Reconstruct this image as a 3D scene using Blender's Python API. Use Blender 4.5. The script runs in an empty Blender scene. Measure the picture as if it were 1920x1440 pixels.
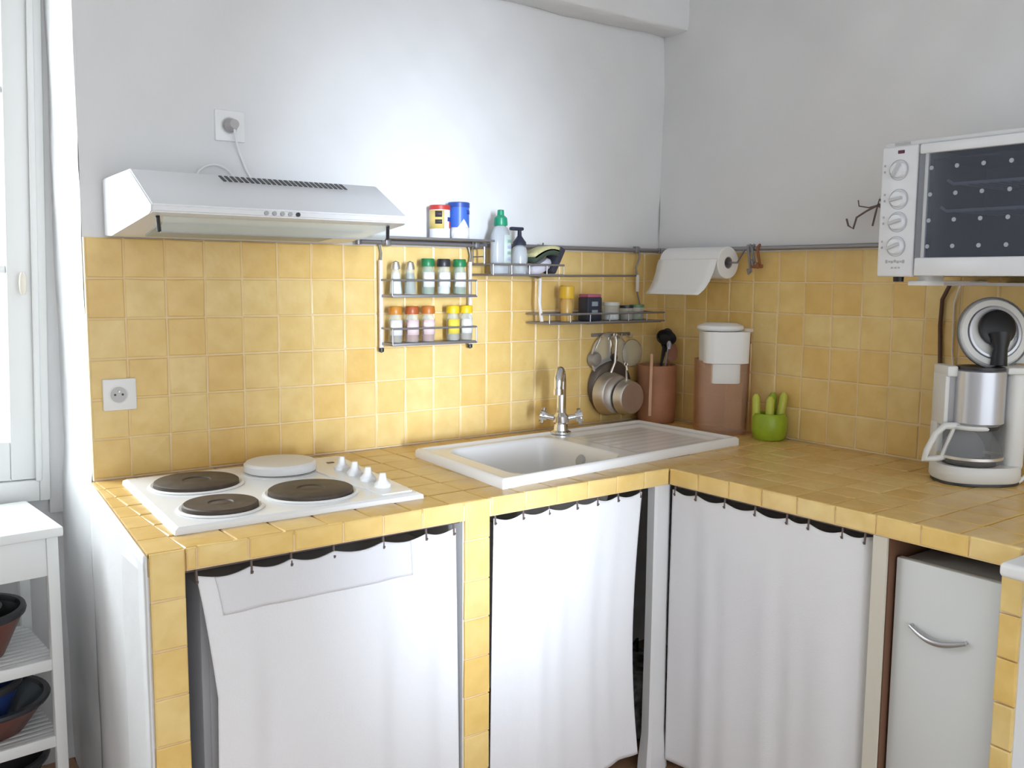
import bpy, bmesh, math, random
from mathutils import Vector, Matrix
random.seed(7)
PI = math.pi
SC = bpy.context.scene
COL = SC.collection
# Work unit in the builders: decimetres, origin at the left end of the worktop on the back wall, z = 0 on the worktop.
U = 0.1
FLOOR = -8.65                                     # floor, in builder units
def W(p): return Vector((p[0]*U, p[1]*U, (p[2]-FLOOR)*U))

# ------------------------------------------------------------------ camera, light, exposure
YAW, PITCH, ROLL, FPX = 0.643116, -0.113022, 0.007078, 1744.65
cam_d = bpy.data.cameras.new('camera'); cam = bpy.data.objects.new('camera', cam_d); COL.objects.link(cam)
cam_d.sensor_width = 36.0; cam_d.lens = FPX/1920*36.0; cam_d.clip_start = 0.02
f_ = Vector((math.sin(YAW)*math.cos(PITCH), math.cos(YAW)*math.cos(PITCH), math.sin(PITCH)))
r_ = Vector((math.cos(YAW), -math.sin(YAW), 0)); u_ = r_.cross(f_)
cr, sr = math.cos(ROLL), math.sin(ROLL)
r2, u2 = cr*r_ + sr*u_, -sr*r_ + cr*u_
m = Matrix((r2, u2, -f_)).transposed().to_4x4(); m.translation = W((-5.20135, -24.45224, 5.09404))
cam.matrix_world = m
SC.camera = cam

wd = bpy.data.worlds.new('world'); SC.world = wd; wd.use_nodes = True
bg = wd.node_tree.nodes['Background']; bg.inputs[0].default_value = (0.90, 0.95, 1.0, 1); bg.inputs[1].default_value = 1.0

def area(name, loc, target, sx, sy, power, color, spread=PI):
    d = bpy.data.lights.new(name, 'AREA'); d.shape = 'RECTANGLE'; d.size = sx; d.size_y = sy
    d.energy = power; d.color = color; d.spread = spread
    o = bpy.data.objects.new(name, d); COL.objects.link(o); o.location = W(loc)
    v = W(target) - W(loc); o.rotation_euler = v.to_track_quat('-Z', 'Y').to_euler(); return o
# daylight coming through the narrow door gap behind the photographer
area('door_gap_daylight', (-1.5, -34, 4.5), (10.1, 0, 3.4), 0.22, 1.5, 1.75, (0.74, 0.85, 1.0), math.radians(20.5))
# daylight of the window niche
area('window_daylight', (-8.0, 9.0, 9.0), (-3.0, -4, 0.0), 1.3, 1.6, 30.0, (0.90, 0.96, 1.0), math.radians(150))

SC.view_settings.view_transform = 'Standard'; SC.view_settings.look = 'None'
SC.view_settings.gamma = 1.0; SC.view_settings.use_curve_mapping = False
SC.view_settings.exposure = 1.26

# ------------------------------------------------------------------ materials
MATS = {}
def mat(name, color, rough=0.5, metal=0.0, noise=0.0, nscale=20.0, bump=0.0, bscale=60.0, trans=0.0, ior=1.45,
        alpha=1.0, obj_var=0.0, spec=0.5, coat=0.0, emis=0.0, color2=None, sheen=0.0):
    if name in MATS: return MATS[name]
    m = bpy.data.materials.new(name); m.use_nodes = True; nt = m.node_tree; N = nt.nodes; L = nt.links
    b = N['Principled BSDF']
    b.inputs['Base Color'].default_value = (*color, 1); b.inputs['Roughness'].default_value = rough
    b.inputs['Metallic'].default_value = metal; b.inputs['IOR'].default_value = ior
    b.inputs['Transmission Weight'].default_value = trans; b.inputs['Alpha'].default_value = alpha
    b.inputs['Specular IOR Level'].default_value = spec; b.inputs['Coat Weight'].default_value = coat
    tc = N.new('ShaderNodeTexCoord')
    if noise or color2:
        n = N.new('ShaderNodeTexNoise'); n.inputs['Scale'].default_value = nscale; n.inputs['Detail'].default_value = 4
        L.new(tc.outputs['Object'], n.inputs['Vector'])
        rp = N.new('ShaderNodeMapRange'); rp.inputs['From Min'].default_value = .32; rp.inputs['From Max'].default_value = .68
        L.new(n.outputs['Fac'], rp.inputs['Value'])
        mx = N.new('ShaderNodeMix'); mx.data_type = 'RGBA'
        c2 = color2 if color2 else tuple(c*(1-noise) for c in color)
        mx.inputs['A'].default_value = (*color, 1); mx.inputs['B'].default_value = (*c2, 1)
        L.new(rp.outputs['Result'], mx.inputs['Factor']); L.new(mx.outputs['Result'], b.inputs['Base Color'])
    if bump:
        n2 = N.new('ShaderNodeTexNoise'); n2.inputs['Scale'].default_value = bscale; n2.inputs['Detail'].default_value = 5
        L.new(tc.outputs['Object'], n2.inputs['Vector'])
        bp = N.new('ShaderNodeBump'); bp.inputs['Strength'].default_value = bump; bp.inputs['Distance'].default_value = 0.01
        L.new(n2.outputs['Fac'], bp.inputs['Height']); L.new(bp.outputs['Normal'], b.inputs['Normal'])
    MATS[name] = m; return m

def tile_mat(name, ca, cb, cc, rough=0.32):
    """glazed tile: a colour per tile (Object Info random) with mottling inside the tile"""
    m = bpy.data.materials.new(name); m.use_nodes = True; nt = m.node_tree; N = nt.nodes; L = nt.links
    b = N['Principled BSDF']; b.inputs['Roughness'].default_value = rough
    oi = N.new('ShaderNodeObjectInfo'); rp = N.new('ShaderNodeValToRGB'); e = rp.color_ramp.elements
    e[0].position = 0; e[0].color = (*ca, 1); e[1].position = 1; e[1].color = (*cc, 1); k = e.new(.5); k.color = (*cb, 1)
    L.new(oi.outputs['Random'], rp.inputs['Fac'])
    g = N.new('ShaderNodeNewGeometry'); n = N.new('ShaderNodeTexNoise'); n.inputs['Scale'].default_value = 16; n.inputs['Detail'].default_value = 3
    L.new(g.outputs['Position'], n.inputs['Vector'])
    r2 = N.new('ShaderNodeMapRange'); r2.inputs['From Min'].default_value = .3; r2.inputs['From Max'].default_value = .7
    L.new(n.outputs['Fac'], r2.inputs['Value'])
    mx = N.new('ShaderNodeMix'); mx.data_type = 'RGBA'; mx.blend_type = 'MULTIPLY'
    mx.inputs['B'].default_value = (0.90, 0.85, 0.74, 1); L.new(r2.outputs['Result'], mx.inputs['Factor'])
    L.new(rp.outputs['Color'], mx.inputs['A']); L.new(mx.outputs['Result'], b.inputs['Base Color'])
    n2 = N.new('ShaderNodeTexNoise'); n2.inputs['Scale'].default_value = 22; L.new(g.outputs['Position'], n2.inputs['Vector'])
    bp = N.new('ShaderNodeBump'); bp.inputs['Strength'].default_value = .25; bp.inputs['Distance'].default_value = .01
    L.new(n2.outputs['Fac'], bp.inputs['Height']); L.new(bp.outputs['Normal'], b.inputs['Normal'])
    MATS[name] = m; return m

def glass_mat(name, tint, amount=0.75, rough=0.05, base=None):
    """thin clear glass or plastic: see-through with a glossy film"""
    m = bpy.data.materials.new(name); m.use_nodes = True; nt = m.node_tree; N = nt.nodes; L = nt.links
    N.remove(N['Principled BSDF'])
    t = N.new('ShaderNodeBsdfTransparent'); t.inputs[0].default_value = (*tint, 1)
    p = N.new('ShaderNodeBsdfPrincipled'); p.inputs['Base Color'].default_value = (*(base or tint), 1); p.inputs['Roughness'].default_value = rough
    s = N.new('ShaderNodeMixShader'); s.inputs[0].default_value = amount
    L.new(p.outputs[0], s.inputs[1]); L.new(t.outputs[0], s.inputs[2]); L.new(s.outputs[0], N['Material Output'].inputs[0])
    MATS[name] = m; return m

plaster = mat('white_plaster', (.80, .80, .805), .85, noise=.05, nscale=3, bump=.35, bscale=9)
paint = mat('white_paint', (.82, .83, .82), .4)
tile_y = tile_mat('yellow_tile', (.82, .56, .195), (.84, .61, .24), (.86, .66, .30))
tile_e = tile_mat('yellow_edge_tile', (.90, .62, .205), (.92, .66, .25), (.92, .70, .31))
tile_t = tile_mat('worktop_tile', (.70, .46, .155), (.74, .50, .185), (.77, .55, .23), .28)
grout = mat('grout', (.84, .66, .42), .9)
terra = tile_mat('terracotta_floor_tile', (.36, .19, .10), (.42, .23, .13), (.48, .28, .17), .5)
fgrout = mat('floor_grout', (.38, .30, .22), .9)
white_en = mat('white_enamel', (.84, .84, .84), .18)
white_ce = mat('white_ceramic', (.86, .85, .84), .12)
white_pl = mat('white_plastic', (.86, .86, .86), .35)
grey_pl = mat('grey_plastic', (.42, .43, .44), .4)
dark_pl = mat('dark_plastic', (.03, .03, .035), .35)
black = mat('black', (.012, .012, .014), .4)
iron = mat('cast_iron_brown', (.085, .062, .045), .55, noise=.35, nscale=30)
chrome = mat('chrome', (.78, .78, .80), .12, metal=1.0)
steel = mat('brushed_steel', (.74, .72, .69), .42, metal=1.0)
wire = mat('grey_wire', (.30, .29, .30), .4, metal=.6)
palewire = mat('pale_wire', (.78, .74, .72), .4)
cloth = mat('white_cotton', (.86, .86, .88), .95, bump=.15, bscale=250)
linen = mat('linen_hem', (.78, .78, .81), .95, bump=.15, bscale=250)
paper = mat('paper', (.86, .85, .83), .95)
glass = glass_mat('clear_glass', (.93, .96, .95), .72)
pane_m = glass_mat('window_glass', (.97, .98, .98), .93)
greenglass = glass_mat('green_jar_glass', (.70, .80, .72), .6)
smoked = glass_mat('smoked_brown_plastic', (.90, .75, .62), .78, .15)
darkglass = glass_mat('oven_glass', (.62, .66, .72), .72, .08, (.19, .205, .25))
crock_m = mat('terracotta_crock', (.50, .235, .13), .6, noise=.25, nscale=12)
wood_m = mat('pale_wood', (.62, .38, .22), .6, noise=.2, nscale=30)
brownw = mat('brown_spatula', (.28, .10, .045), .45)
redclay = mat('red_glazed_clay', (.20, .055, .035), .3, noise=.3, nscale=14)
darkglaze = mat('dark_glaze', (.035, .035, .04), .25)
blueglaze = mat('blue_glaze', (.03, .06, .22), .25)
lime = mat('lime_ceramic', (.36, .50, .03), .35, noise=.2, nscale=20)
limey = mat('yellow_green_ceramic', (.55, .58, .08), .35)
cream = mat('cream_wood', (.70, .66, .56), .6)
brownwood = mat('brown_board', (.20, .10, .06), .6)
filt = mat('grey_filter', (.50, .52, .48), .6, noise=.1, nscale=80)
soapw = mat('soap_liquid', (.72, .74, .80), .2)

# ------------------------------------------------------------------ mesh helpers (builder units)
class MB:
    def __init__(s): s.bm = bmesh.new()
    def box(s, x0, y0, z0, x1, y1, z1, bev=0.0, seg=2):
        r = bmesh.ops.create_cube(s.bm, size=1.0); vs = r['verts']
        for v in vs: v.co = Vector((x0+(v.co.x+.5)*(x1-x0), y0+(v.co.y+.5)*(y1-y0), z0+(v.co.z+.5)*(z1-z0)))
        if bev:
            es = list({e for v in vs for e in v.link_edges})
            bmesh.ops.bevel(s.bm, geom=es, offset=bev, segments=seg, affect='EDGES', profile=.5)
        return s
    def ring(s, c, ax, r, n, ry=None):
        ax = ax.normalized(); t = Vector((0, 0, 1)) if abs(ax.z) < .9 else Vector((1, 0, 0))
        a = ax.cross(t).normalized(); b = ax.cross(a); ry = r if ry is None else ry
        return [s.bm.verts.new(c + a*r*math.cos(2*PI*i/n) + b*ry*math.sin(2*PI*i/n)) for i in range(n)]
    def skin(s, rings, cap=True):
        for A, B in zip(rings, rings[1:]):
            n = len(A)
            for i in range(n):
                s.bm.faces.new((A[i], A[(i+1) % n], B[(i+1) % n], B[i]))
        if cap:
            s.bm.faces.new(list(reversed(rings[0]))); s.bm.faces.new(rings[-1])
        return s
    def tube(s, pts, r, n=8, cap=True):
        pts = [Vector(p) for p in pts]; rr = r if isinstance(r, (list, tuple)) else [r]*len(pts)
        rings = []; prev = None
        for i, p in enumerate(pts):
            d = (pts[min(i+1, len(pts)-1)] - pts[max(i-1, 0)]).normalized()
            if prev is None:
                t = Vector((0, 0, 1)) if abs(d.z) < .9 else Vector((1, 0, 0)); a = d.cross(t).normalized()
            else:
                a = (prev - d*prev.dot(d)); a = a.normalized() if a.length > 1e-6 else d.orthogonal().normalized()
            prev = a; b = d.cross(a)
            rings.append([s.bm.verts.new(p + a*rr[i]*math.cos(2*PI*k/n) + b*rr[i]*math.sin(2*PI*k/n)) for k in range(n)])
        return s.skin(rings, cap)
    def lathe(s, prof, c=(0, 0, 0), n=32, sx=1, sy=1, closed=False, tilt=None):
        """prof: list of (r, z) bottom to top; r = 0 ends are closed with a fan"""
        c = Vector(c); rings = []; M = tilt if tilt else Matrix.Identity(3)
        for r, z in prof:
            if r < 1e-5: rings.append([s.bm.verts.new(c + M @ Vector((0, 0, z)))])
            else: rings.append([s.bm.verts.new(c + M @ Vector((r*sx*math.cos(2*PI*i/n), r*sy*math.sin(2*PI*i/n), z))) for i in range(n)])
        if closed: rings.append(rings[0])
        for A, B in zip(rings, rings[1:]):
            for i in range(n):
                j = (i+1) % n
                if len(A) == 1 and len(B) == 1: break
                if len(A) == 1: s.bm.faces.new((A[0], B[j], B[i]))
                elif len(B) == 1: s.bm.faces.new((A[i], A[j], B[0]))
                else: s.bm.faces.new((A[i], A[j], B[j], B[i]))
        return s
    def prism(s, poly, axis, a, b):
        """extrude a 2D polygon along an axis: 'x' -> poly in (y,z), 'y' -> (x,z), 'z' -> (x,y)"""
        def P(q, t): return Vector({'x': (t, q[0], q[1]), 'y': (q[0], t, q[1]), 'z': (q[0], q[1], t)}[axis])
        A = [s.bm.verts.new(P(q, a)) for q in poly]; B = [s.bm.verts.new(P(q, b)) for q in poly]
        n = len(poly)
        for i in range(n): s.bm.faces.new((A[i], A[(i+1) % n], B[(i+1) % n], B[i]))
        s.bm.faces.new(list(reversed(A))); s.bm.faces.new(B); return s
    def grid(s, fn, nu, nv):
        V = [[s.bm.verts.new(Vector(fn(i/nu, j/nv))) for i in range(nu+1)] for j in range(nv+1)]
        for j in range(nv):
            for i in range(nu): s.bm.faces.new((V[j][i], V[j][i+1], V[j+1][i+1], V[j+1][i]))
        return s
    def xf(s, M):
        bmesh.ops.transform(s.bm, matrix=M, verts=s.bm.verts); return s
    def done(s, name, m, parent=None, smooth=True, loc=None, ang=38, solid=0.0):
        bmesh.ops.recalc_face_normals(s.bm, faces=s.bm.faces)
        me = bpy.data.meshes.new(name)
        off = Vector(parent['_o']) if parent is not None and '_o' in parent else (Vector(loc) if loc else Vector((0, 0, 0)))
        for v in s.bm.verts: v.co = (v.co - off)*U
        for f in s.bm.faces: f.smooth = smooth
        s.bm.to_mesh(me); s.bm.free()
        if m: me.materials.append(m)
        if smooth:
            try: me.set_sharp_from_angle(angle=math.radians(ang))
            except Exception: pass
        o = bpy.data.objects.new(name, me); COL.objects.link(o)
        if parent is not None: o.parent = parent
        else: o.location = W(off); o['_o'] = list(off)
        if solid:
            md = o.modifiers.new('solid', 'SOLIDIFY'); md.thickness = solid*U; md.offset = 0
        return o
def tag(o, label=None, cat=None, group=None, kind=None):
    if label: o['label'] = label
    if cat: o['category'] = cat
    if group: o['group'] = group
    if kind: o['kind'] = kind
    return o
def thing(name, label, cat, loc, group=None, rz=0.0):
    """Empty at the base of a thing. Parts are built in builder coordinates around the root (rz is applied to the whole)."""
    o = bpy.data.objects.new(name, None); COL.objects.link(o); o.location = W(loc); o.rotation_euler[2] = rz
    o.empty_display_size = .03; o['_o'] = list(loc)
    return tag(o, label, cat, group)
def dup(root, loc, label, group=None, rz=None, mats=None):
    r = root.copy(); COL.objects.link(r); r.location = W(loc); r['_o'] = list(loc); r['label'] = label
    if group: r['group'] = group
    if rz is not None: r.rotation_euler[2] = rz
    def rec(src, dst):
        for ch in list(src.children):
            c = ch.copy(); COL.objects.link(c); c.parent = dst
            if mats and ch.name.split('.')[0] in mats:
                c.data = ch.data.copy(); c.data.materials[0] = mats[ch.name.split('.')[0]]
            rec(ch, c)
    rec(root, r); return r
def arc(c, r, a0, a1, n, plane='xz'):
    out = []
    for i in range(n+1):
        a = a0 + (a1-a0)*i/n; x, y = r*math.cos(a), r*math.sin(a)
        out.append({'xz': (c[0]+x, c[1], c[2]+y), 'yz': (c[0], c[1]+x, c[2]+y), 'xy': (c[0]+x, c[1]+y, c[2])}[plane])
    return out

# ------------------------------------------------------------------ room shell
XR = 19.85      # right wall
def hill(x, z, s=1.0): return s*(.05*math.sin(x*1.1+z*.7) + .035*math.sin(x*2.3-z*1.9+1) + .02*math.sin(x*4.1+z*3.7))
b = MB()
# back wall: plaster face (uneven), its left return beside the window, thickness behind
def backface(u, v):
    x = .12 + u*(XR+1-.12); z = FLOOR + v*(16.5-FLOOR)
    y = .0 + .12*(1-min(1, u*60))**2
    if z > 6.05: y += hill(x, z, .6)*min(1, (z-6.05)/.6)
    else: y += .02
    return (x, y, z)
b.grid(backface, 120, 100)
def reveal(u, v):
    z = FLOOR + v*(16.5-FLOOR); y = .12 + u*4.4
    k = max(0, (z-6)/8)
    return (.12 - .078*max(0, min(1, (.5-z))) - .10*math.sin(min(1, u*4)*PI/2)*.6 + .04*k + hill(y*2, z, .5)*.6, y, z)
b.grid(reveal, 24, 60)
b.box(.45, .5, FLOOR, XR+1, 4.5, 16.5)
wall_back = tag(b.done('wall_back', plaster, ang=60), kind='structure')
b = MB()
b.grid(lambda u, v: (XR + hill(u*50, v*25, .5)*(1 if v > .59 else 0), -u*48, FLOOR + v*(16.5-FLOOR)), 160, 80)
b.box(XR+.3, -48, FLOOR, XR+1.2, 4.5, 16.5)
wall_right = tag(b.done('wall_right', plaster, ang=60), kind='structure')
# wall with the window, left of the corner return
b = MB(); b.box(-26, 3.3, FLOOR, .1, 4.4, -.72); b.box(-26, 3.3, -1.0, -12.85, 4.4, 16.5); b.box(-26, 3.3, 14, .1, 4.4, 16.5)
tag(b.done('wall_window', plaster), kind='structure')
b = MB(); b.box(-27, -48, FLOOR, -26, 4.4, 16.5); tag(b.done('wall_left', plaster), kind='structure')
b = MB(); b.box(-27, -48, 16.5, XR+1, 4.5, 17.5); tag(b.done('ceiling', plaster), kind='structure')
b = MB(); b.box(-27, -48, FLOOR-1, XR+1, 4.5, FLOOR-.12)
floor = tag(b.done('floor', fgrout), kind='structure')
# plastered beam along the top of the back wall
b = MB()
def beam(u, v):
    x = .1 + u*(XR-.1); prof = [(0, 13.72), (-.05, 13.70), (-.95, 13.66), (-1.15, 13.72), (-1.2, 13.9), (-1.2, 16.5)]
    t = v*5; i = min(4, int(t)); q = t-i
    y = prof[i][0]+(prof[i+1][0]-prof[i][0])*q; z = prof[i][1]+(prof[i+1][1]-prof[i][1])*q
    return (x, y + hill(x, z, .3), z + hill(x, y*3, .4))
b.grid(beam, 80, 15)
tag(b.done('trim_1', plaster, ang=60), kind='structure')

# ------------------------------------------------------------------ tiles
def tile_mesh(name, w, h, t, m, seed, g=.034):
    """tile in local (a,b) plane, front at +c; chamfered and slightly pillowed"""
    rnd = random.Random(seed); bm = bmesh.new()
    def j(): return rnd.uniform(-.012, .012)
    w2, h2 = w/2-g/2, h/2-g/2; c = .028
    A = [bm.verts.new((sx*w2+j(), sy*h2+j(), 0)) for sx, sy in ((-1,-1),(1,-1),(1,1),(-1,1))]
    B = [bm.verts.new((v.co.x, v.co.y, t-c*.6)) for v in A]
    C = [bm.verts.new((v.co.x*(1-c/w2), v.co.y*(1-c/h2), t+rnd.uniform(-.008, .008))) for v in A]
    for P, Q in ((A, B), (B, C)):
        for i in range(4): bm.faces.new((P[i], P[(i+1) % 4], Q[(i+1) % 4], Q[i]))
    cv = bm.verts.new((0, 0, t+.012))
    for i in range(4): bm.faces.new((C[i], C[(i+1) % 4], cv))
    for v in bm.verts: v.co *= U
    for f in bm.faces: f.smooth = False
    me = bpy.data.meshes.new(name); bm.to_mesh(me); bm.free(); me.materials.append(m); return me
TM = {}
def tile(parent, center, normal, up, w, h, t, m, name='tile'):
    key = (round(w, 2), round(h, 2), round(t, 2), m.name)
    if key not in TM: TM[key] = [tile_mesh(name, w, h, t, m, s) for s in range(5 if w == h == 1 else 2)]
    o = bpy.data.objects.new(name, random.choice(TM[key])); COL.objects.link(o); o.parent = parent
    n = Vector(normal); up = Vector(up); a = up.cross(n)
    M = Matrix((a, up, n)).transposed().to_4x4()
    j = .006
    M = M @ Matrix.Rotation(random.uniform(-j, j), 4, 'X') @ Matrix.Rotation(random.uniform(-j, j), 4, 'Y') @ Matrix.Rotation(random.uniform(-.006, .006), 4, 'Z')
    off = Vector(parent['_o']) if '_o' in parent else Vector((0, 0, 0))
    M.translation = (Vector(center) - off)*U
    o.matrix_local = M; return o
# backsplash: 20 columns x 6 rows on the back wall, 17 x 6 on the right wall
for i in range(20):
    for k in range(6):
        w = 1.0 if i < 19 else .84
        x = i+.5+.02 if i < 19 else 19.44
        if i == 0: w, x = .9, .57
        tile(wall_back, (x, 0.02, k+.5+.03), (0, -1, 0), (0, 0, 1), w, 1.0, .09, tile_y)
for i in range(17):
    for k in range(6):
        w = 1.0 if i else .42; y = -(.02+.21) if i == 0 else -(.45+(i-1)+.5)
        tile(wall_right, (XR-.0, y, k+.5+.03), (-1, 0, 0), (0, 0, 1), w, 1.0, .09, tile_y)
b = MB(); b.box(.12, -.048, 0, XR, .1, 6.02); o = b.done('grout_bed', grout, wall_back)
b = MB(); b.box(XR-.068, -16.4, 0, XR+.05, 0, 6.02); o = b.done('grout_bed', grout, wall_right)
# floor tiles where the floor shows between the furniture
for i in range(10):
    for k in range(9):
        tile(floor, (-3+i*2, 3-k*2, FLOOR-.12), (0, 0, 1), (0, 1, 0), 2.0, 2.0, .12, terra, 'floor_tile')

# ------------------------------------------------------------------ masonry kitchen counter
FX, FY = 13.14, -7.14          # front of right run, front of back run
def xe(y): return .08 + .66*y/7.14          # slanted plastered end of the counter
counter = thing('masonry_counter', 'L-shaped masonry kitchen counter covered in glazed yellow tiles with open bays', 'counter', (0, 0, FLOOR))
SINK = ((7.9, -6.62), (17.55, -5.86), (17.5, -1.5), (8.32, -1.82))     # BL BR TR TL
HOB = ((.24, -6.15), (5.86, -6.28), (6.36, -1.0), (.60, -.82))
b = MB()
b.prism([(xe(FY)+.03, FY+.08), (8.6, FY+.08), (8.6, 0), (.10, 0)], 'z', -.46, -.035)                       # slab around the sink bowl
b.box(8.6, FY+.08, -.46, 13.2, -5.75, -.035); b.box(8.6, -1.95, -.46, 13.2, 0, -.035); b.box(13.15, FY+.08, -.46, XR-.05, 0, -.035)
b.box(FX+.08, -16.45, -.46, XR-.05, FY+.1, -.035)
b.done('slab', mat('worktop_grout', (.70, .49, .22), .8), counter, smooth=False)
b = MB(); b.box(.14, FY+.035, -.45, 13.12, FY+.12, -.03); b.box(FX+.035, -16.4, -.45, FX+.12, FY+.02, -.03); b.done('edge_bed', grout, counter, smooth=False)
def inside(P, x, y, mrg):
    s = True
    for i in range(4):
        ax, ay = P[i]; bx, by = P[(i+1) % 4]; L = math.hypot(bx-ax, by-ay)
        if ((bx-ax)*(y-ay)-(by-ay)*(x-ax))/L < mrg: s = False
    return s
for i in range(-1, 20):
    for k in range(7):
        w = 1.0; x = i+.5+.1; h = 1.0; y = -k-.5-.08
        if i == -1: continue
        if i == 19: w, x = .68, 19.44
        if k == 6: h, y = 1.0, -6.62
        if inside(SINK, x, y, .55) or inside(HOB, x, y, .55): continue
        tile(counter, (x, y, -.1), (0, 0, 1), (0, 1, 0), w, h, .1, tile_t)
for k in range(7):                           # tapering cut tiles along that end
    y1, y0 = -.09-k, -1.06-k; x1 = .085
    b = MB(); P = [(xe(y0)+.02, y0), (x1, y0), (x1, y1), (min(xe(y1)+.02, x1-.03), y1)]
    b.prism(P, 'z', -.1, -.005); b.done('tile', tile_t, counter, smooth=False)
for i in range(7):
    for k in range(9):
        w = 1.0 if i < 6 else .68; x = FX+.5+i if i < 6 else FX+6.34
        tile(counter, (x, -7.64-k, -.1), (0, 0, 1), (0, 1, 0), w, 1.0, .1, tile_t)
# front edge tiles
xs = [-.56, .12, .34, 1.35, 2.3, 3.4, 4.35, 5.33, 6.43, 7.2, 8.2, 9.2, 10.2, 11.2, 12.2, 13.14]
for a, c in zip(xs, xs[1:]):
    h = .46; 
    if (a, c) in ((-.56, .12), (6.43, 7.2)): continue
    tile(counter, ((a+c)/2, FY+.09, -.22), (0, -1, 0), (0, 0, 1), round(c-a, 2), h, .09, tile_e)
for k in range(9):
    tile(counter, (FX+.09, FY-.5-k*1.03, -.22), (-1, 0, 0), (0, 0, 1), 1.03, .46, .09, tile_e)
# pillars under the counter
def pillar(x0, x1, y1, tiles=True):
    b = MB(); b.box(x0, FY+.09, FLOOR, x1, y1, -.46); p = b.done('pillar', plaster, counter, smooth=False); p['_o'] = counter['_o']
    if tiles:
        b = MB(); b.box(x0+.03, FY+.04, FLOOR, x1-.03, FY+.1, -.05); b.done('joint_bed', grout, p, smooth=False).location = (0, 0, 0)
        z = 0.0
        for h in (.94, .97, .93, .95, .95, .95, .95, .95, 1.0):
            tile(p, ((x0+x1)/2, FY+.09, z-h/2), (0, -1, 0), (0, 0, 1), round(x1-x0, 2), h, .09, tile_e); z -= h
    return p
pillar(-.56, .12, -5.2); pillar(6.45, 7.18, -3.5)
# plastered end panel left, slightly uneven
b = MB()
def endp(u, v):
    y = FY+.04 + u*(-FY+.09); z = FLOOR + v*(-.06-FLOOR)
    return (xe(min(y, 0)) - .02 + hill(y*2, z, .12)*min(1, (-.06-z)*.8), y, z)
b.grid(endp, 30, 40); b.done('end_panel', plaster, counter, ang=60, solid=.05)
# inner corner post, flared at its foot
b = MB()
prof = [(.46, FLOOR), (.44, FLOOR+.35), (.36, FLOOR+1.1), (.33, -4), (.33, -.46)]
for (r0, z0), (r1, z1) in zip(prof, prof[1:]):
    A = [b.bm.verts.new((13.0+sx*r0*.9, -6.93+sy*r0*.45, z0)) for sx, sy in ((-1,-.7),(-.7,-1),(.7,-1),(1,-.7),(1,1),(-1,1))]
    B = [b.bm.verts.new((13.0+sx*r1*.9, -6.93+sy*r1*.45, z1)) for sx, sy in ((-1,-.7),(-.7,-1),(.7,-1),(1,-.7),(1,1),(-1,1))]
    for i in range(6): b.bm.faces.new((A[i], A[(i+1) % 6], B[(i+1) % 6], B[i]))
b.done('corner_post', plaster, counter, smooth=False)
b = MB(); b.box(FX+.04, -13.58, FLOOR, FX+.1, -13.24, -.46); b.box(FX+.1, -13.56, FLOOR, 19, -13.26, -.46)
b.done('partition', cream, counter, smooth=False)
b = MB(); b.box(FX+.12, -13.60, FLOOR, 19, -13.565, -.47); b.done('partition_lining', brownwood, counter, smooth=False)
# right hand end pillar: tiled strip and white plastered flank
b = MB(); b.box(FX+.09, -16.45, FLOOR, 19, -16.02, -.46); p = b.done('pillar', plaster, counter, smooth=False); p['_o'] = counter['_o']
for k in range(9):
    tile(p, (FX+.09, -16.235, -.46-.45-k*.92), (-1, 0, 0), (0, 0, 1), .43, .92, .09, tile_e)

# ------------------------------------------------------------------ window
win = bpy.data.objects.new('window_1', None); COL.objects.link(win); win['kind'] = 'structure'; win['_o'] = [0, 3.0, -1.0]
win.location = W((-.15, 3.0, -1.0)); win.rotation_euler[1] = math.radians(1.55)
def wpart(bx, name, m, parent=win, **k):
    b = MB()
    for q in bx: b.box(*q, **k)
    o = b.done(name, m, win); o.parent = parent; return o
wpart([(-.46, 2.95, -1.0, -.20, 3.5, 14.5), (-13, 2.95, -1.0, -12.7, 3.5, 14.5), (-12.7, 2.95, -1.0, -.46, 3.5, -.42), (-12.7, 2.95, 14.2, -.46, 3.5, 14.5)], 'window_frame', paint, bev=.04)
wpart([(-.20, 3.1, -1.4, .50, 3.6, 14.5)], 'jamb', plaster, bev=.03)
wpart([(-.56, 2.88, -.45, -.40, 3.0, 14.2)], 'cover_strip', paint, bev=.05)
wpart([(-1.14, 3.02, -.40, -.48, 3.35, 14.1), (-6.3, 3.02, -.40, -5.7, 3.35, 14.1), (-5.7, 3.02, -.40, -1.14, 3.35, .66), (-5.7, 3.02, 13.5, -1.14, 3.35, 14.1)], 'sash', paint, bev=.05)
wpart([(-5.7, 3.1, 5.10, -1.14, 3.3, 5.32), (-5.7, 3.1, 9.7, -1.14, 3.3, 9.9)], 'glazing_bar', paint, bev=.03)
for z0, z1 in ((.66, 5.1), (5.32, 9.7), (9.9, 13.5)): wpart([(-5.75, 3.18, z0-.03, -1.1, 3.21, z1+.03)], 'pane', pane_m)
wpart([(-12.6, 3.02, -.40, -12.0, 3.35, 14.1), (-7.0, 3.02, -.40, -6.4, 3.35, 14.1), (-12, 3.02, -.40, -7.0, 3.35, .66), (-12, 3.02, 13.5, -7.0, 3.35, 14.1)], 'sash', paint, bev=.05)
wpart([(-12.0, 3.18, .63, -7.0, 3.21, 13.53)], 'pane', pane_m)
b = MB(); b.lathe([(0, -.30), (.05, -.29), (.085, -.2), (.10, 0), (.085, .2), (.05, .29), (0, .30)], (-.78, 2.86, 4.85), 16, 1, .8)
b.tube([(-.78, 3.03, 4.85), (-.78, 2.86, 4.85)], .05)
h = b.done('handle', mat('ivory', (.80, .74, .64), .3), win); h['label'] = 'ivory oval handle'

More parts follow.
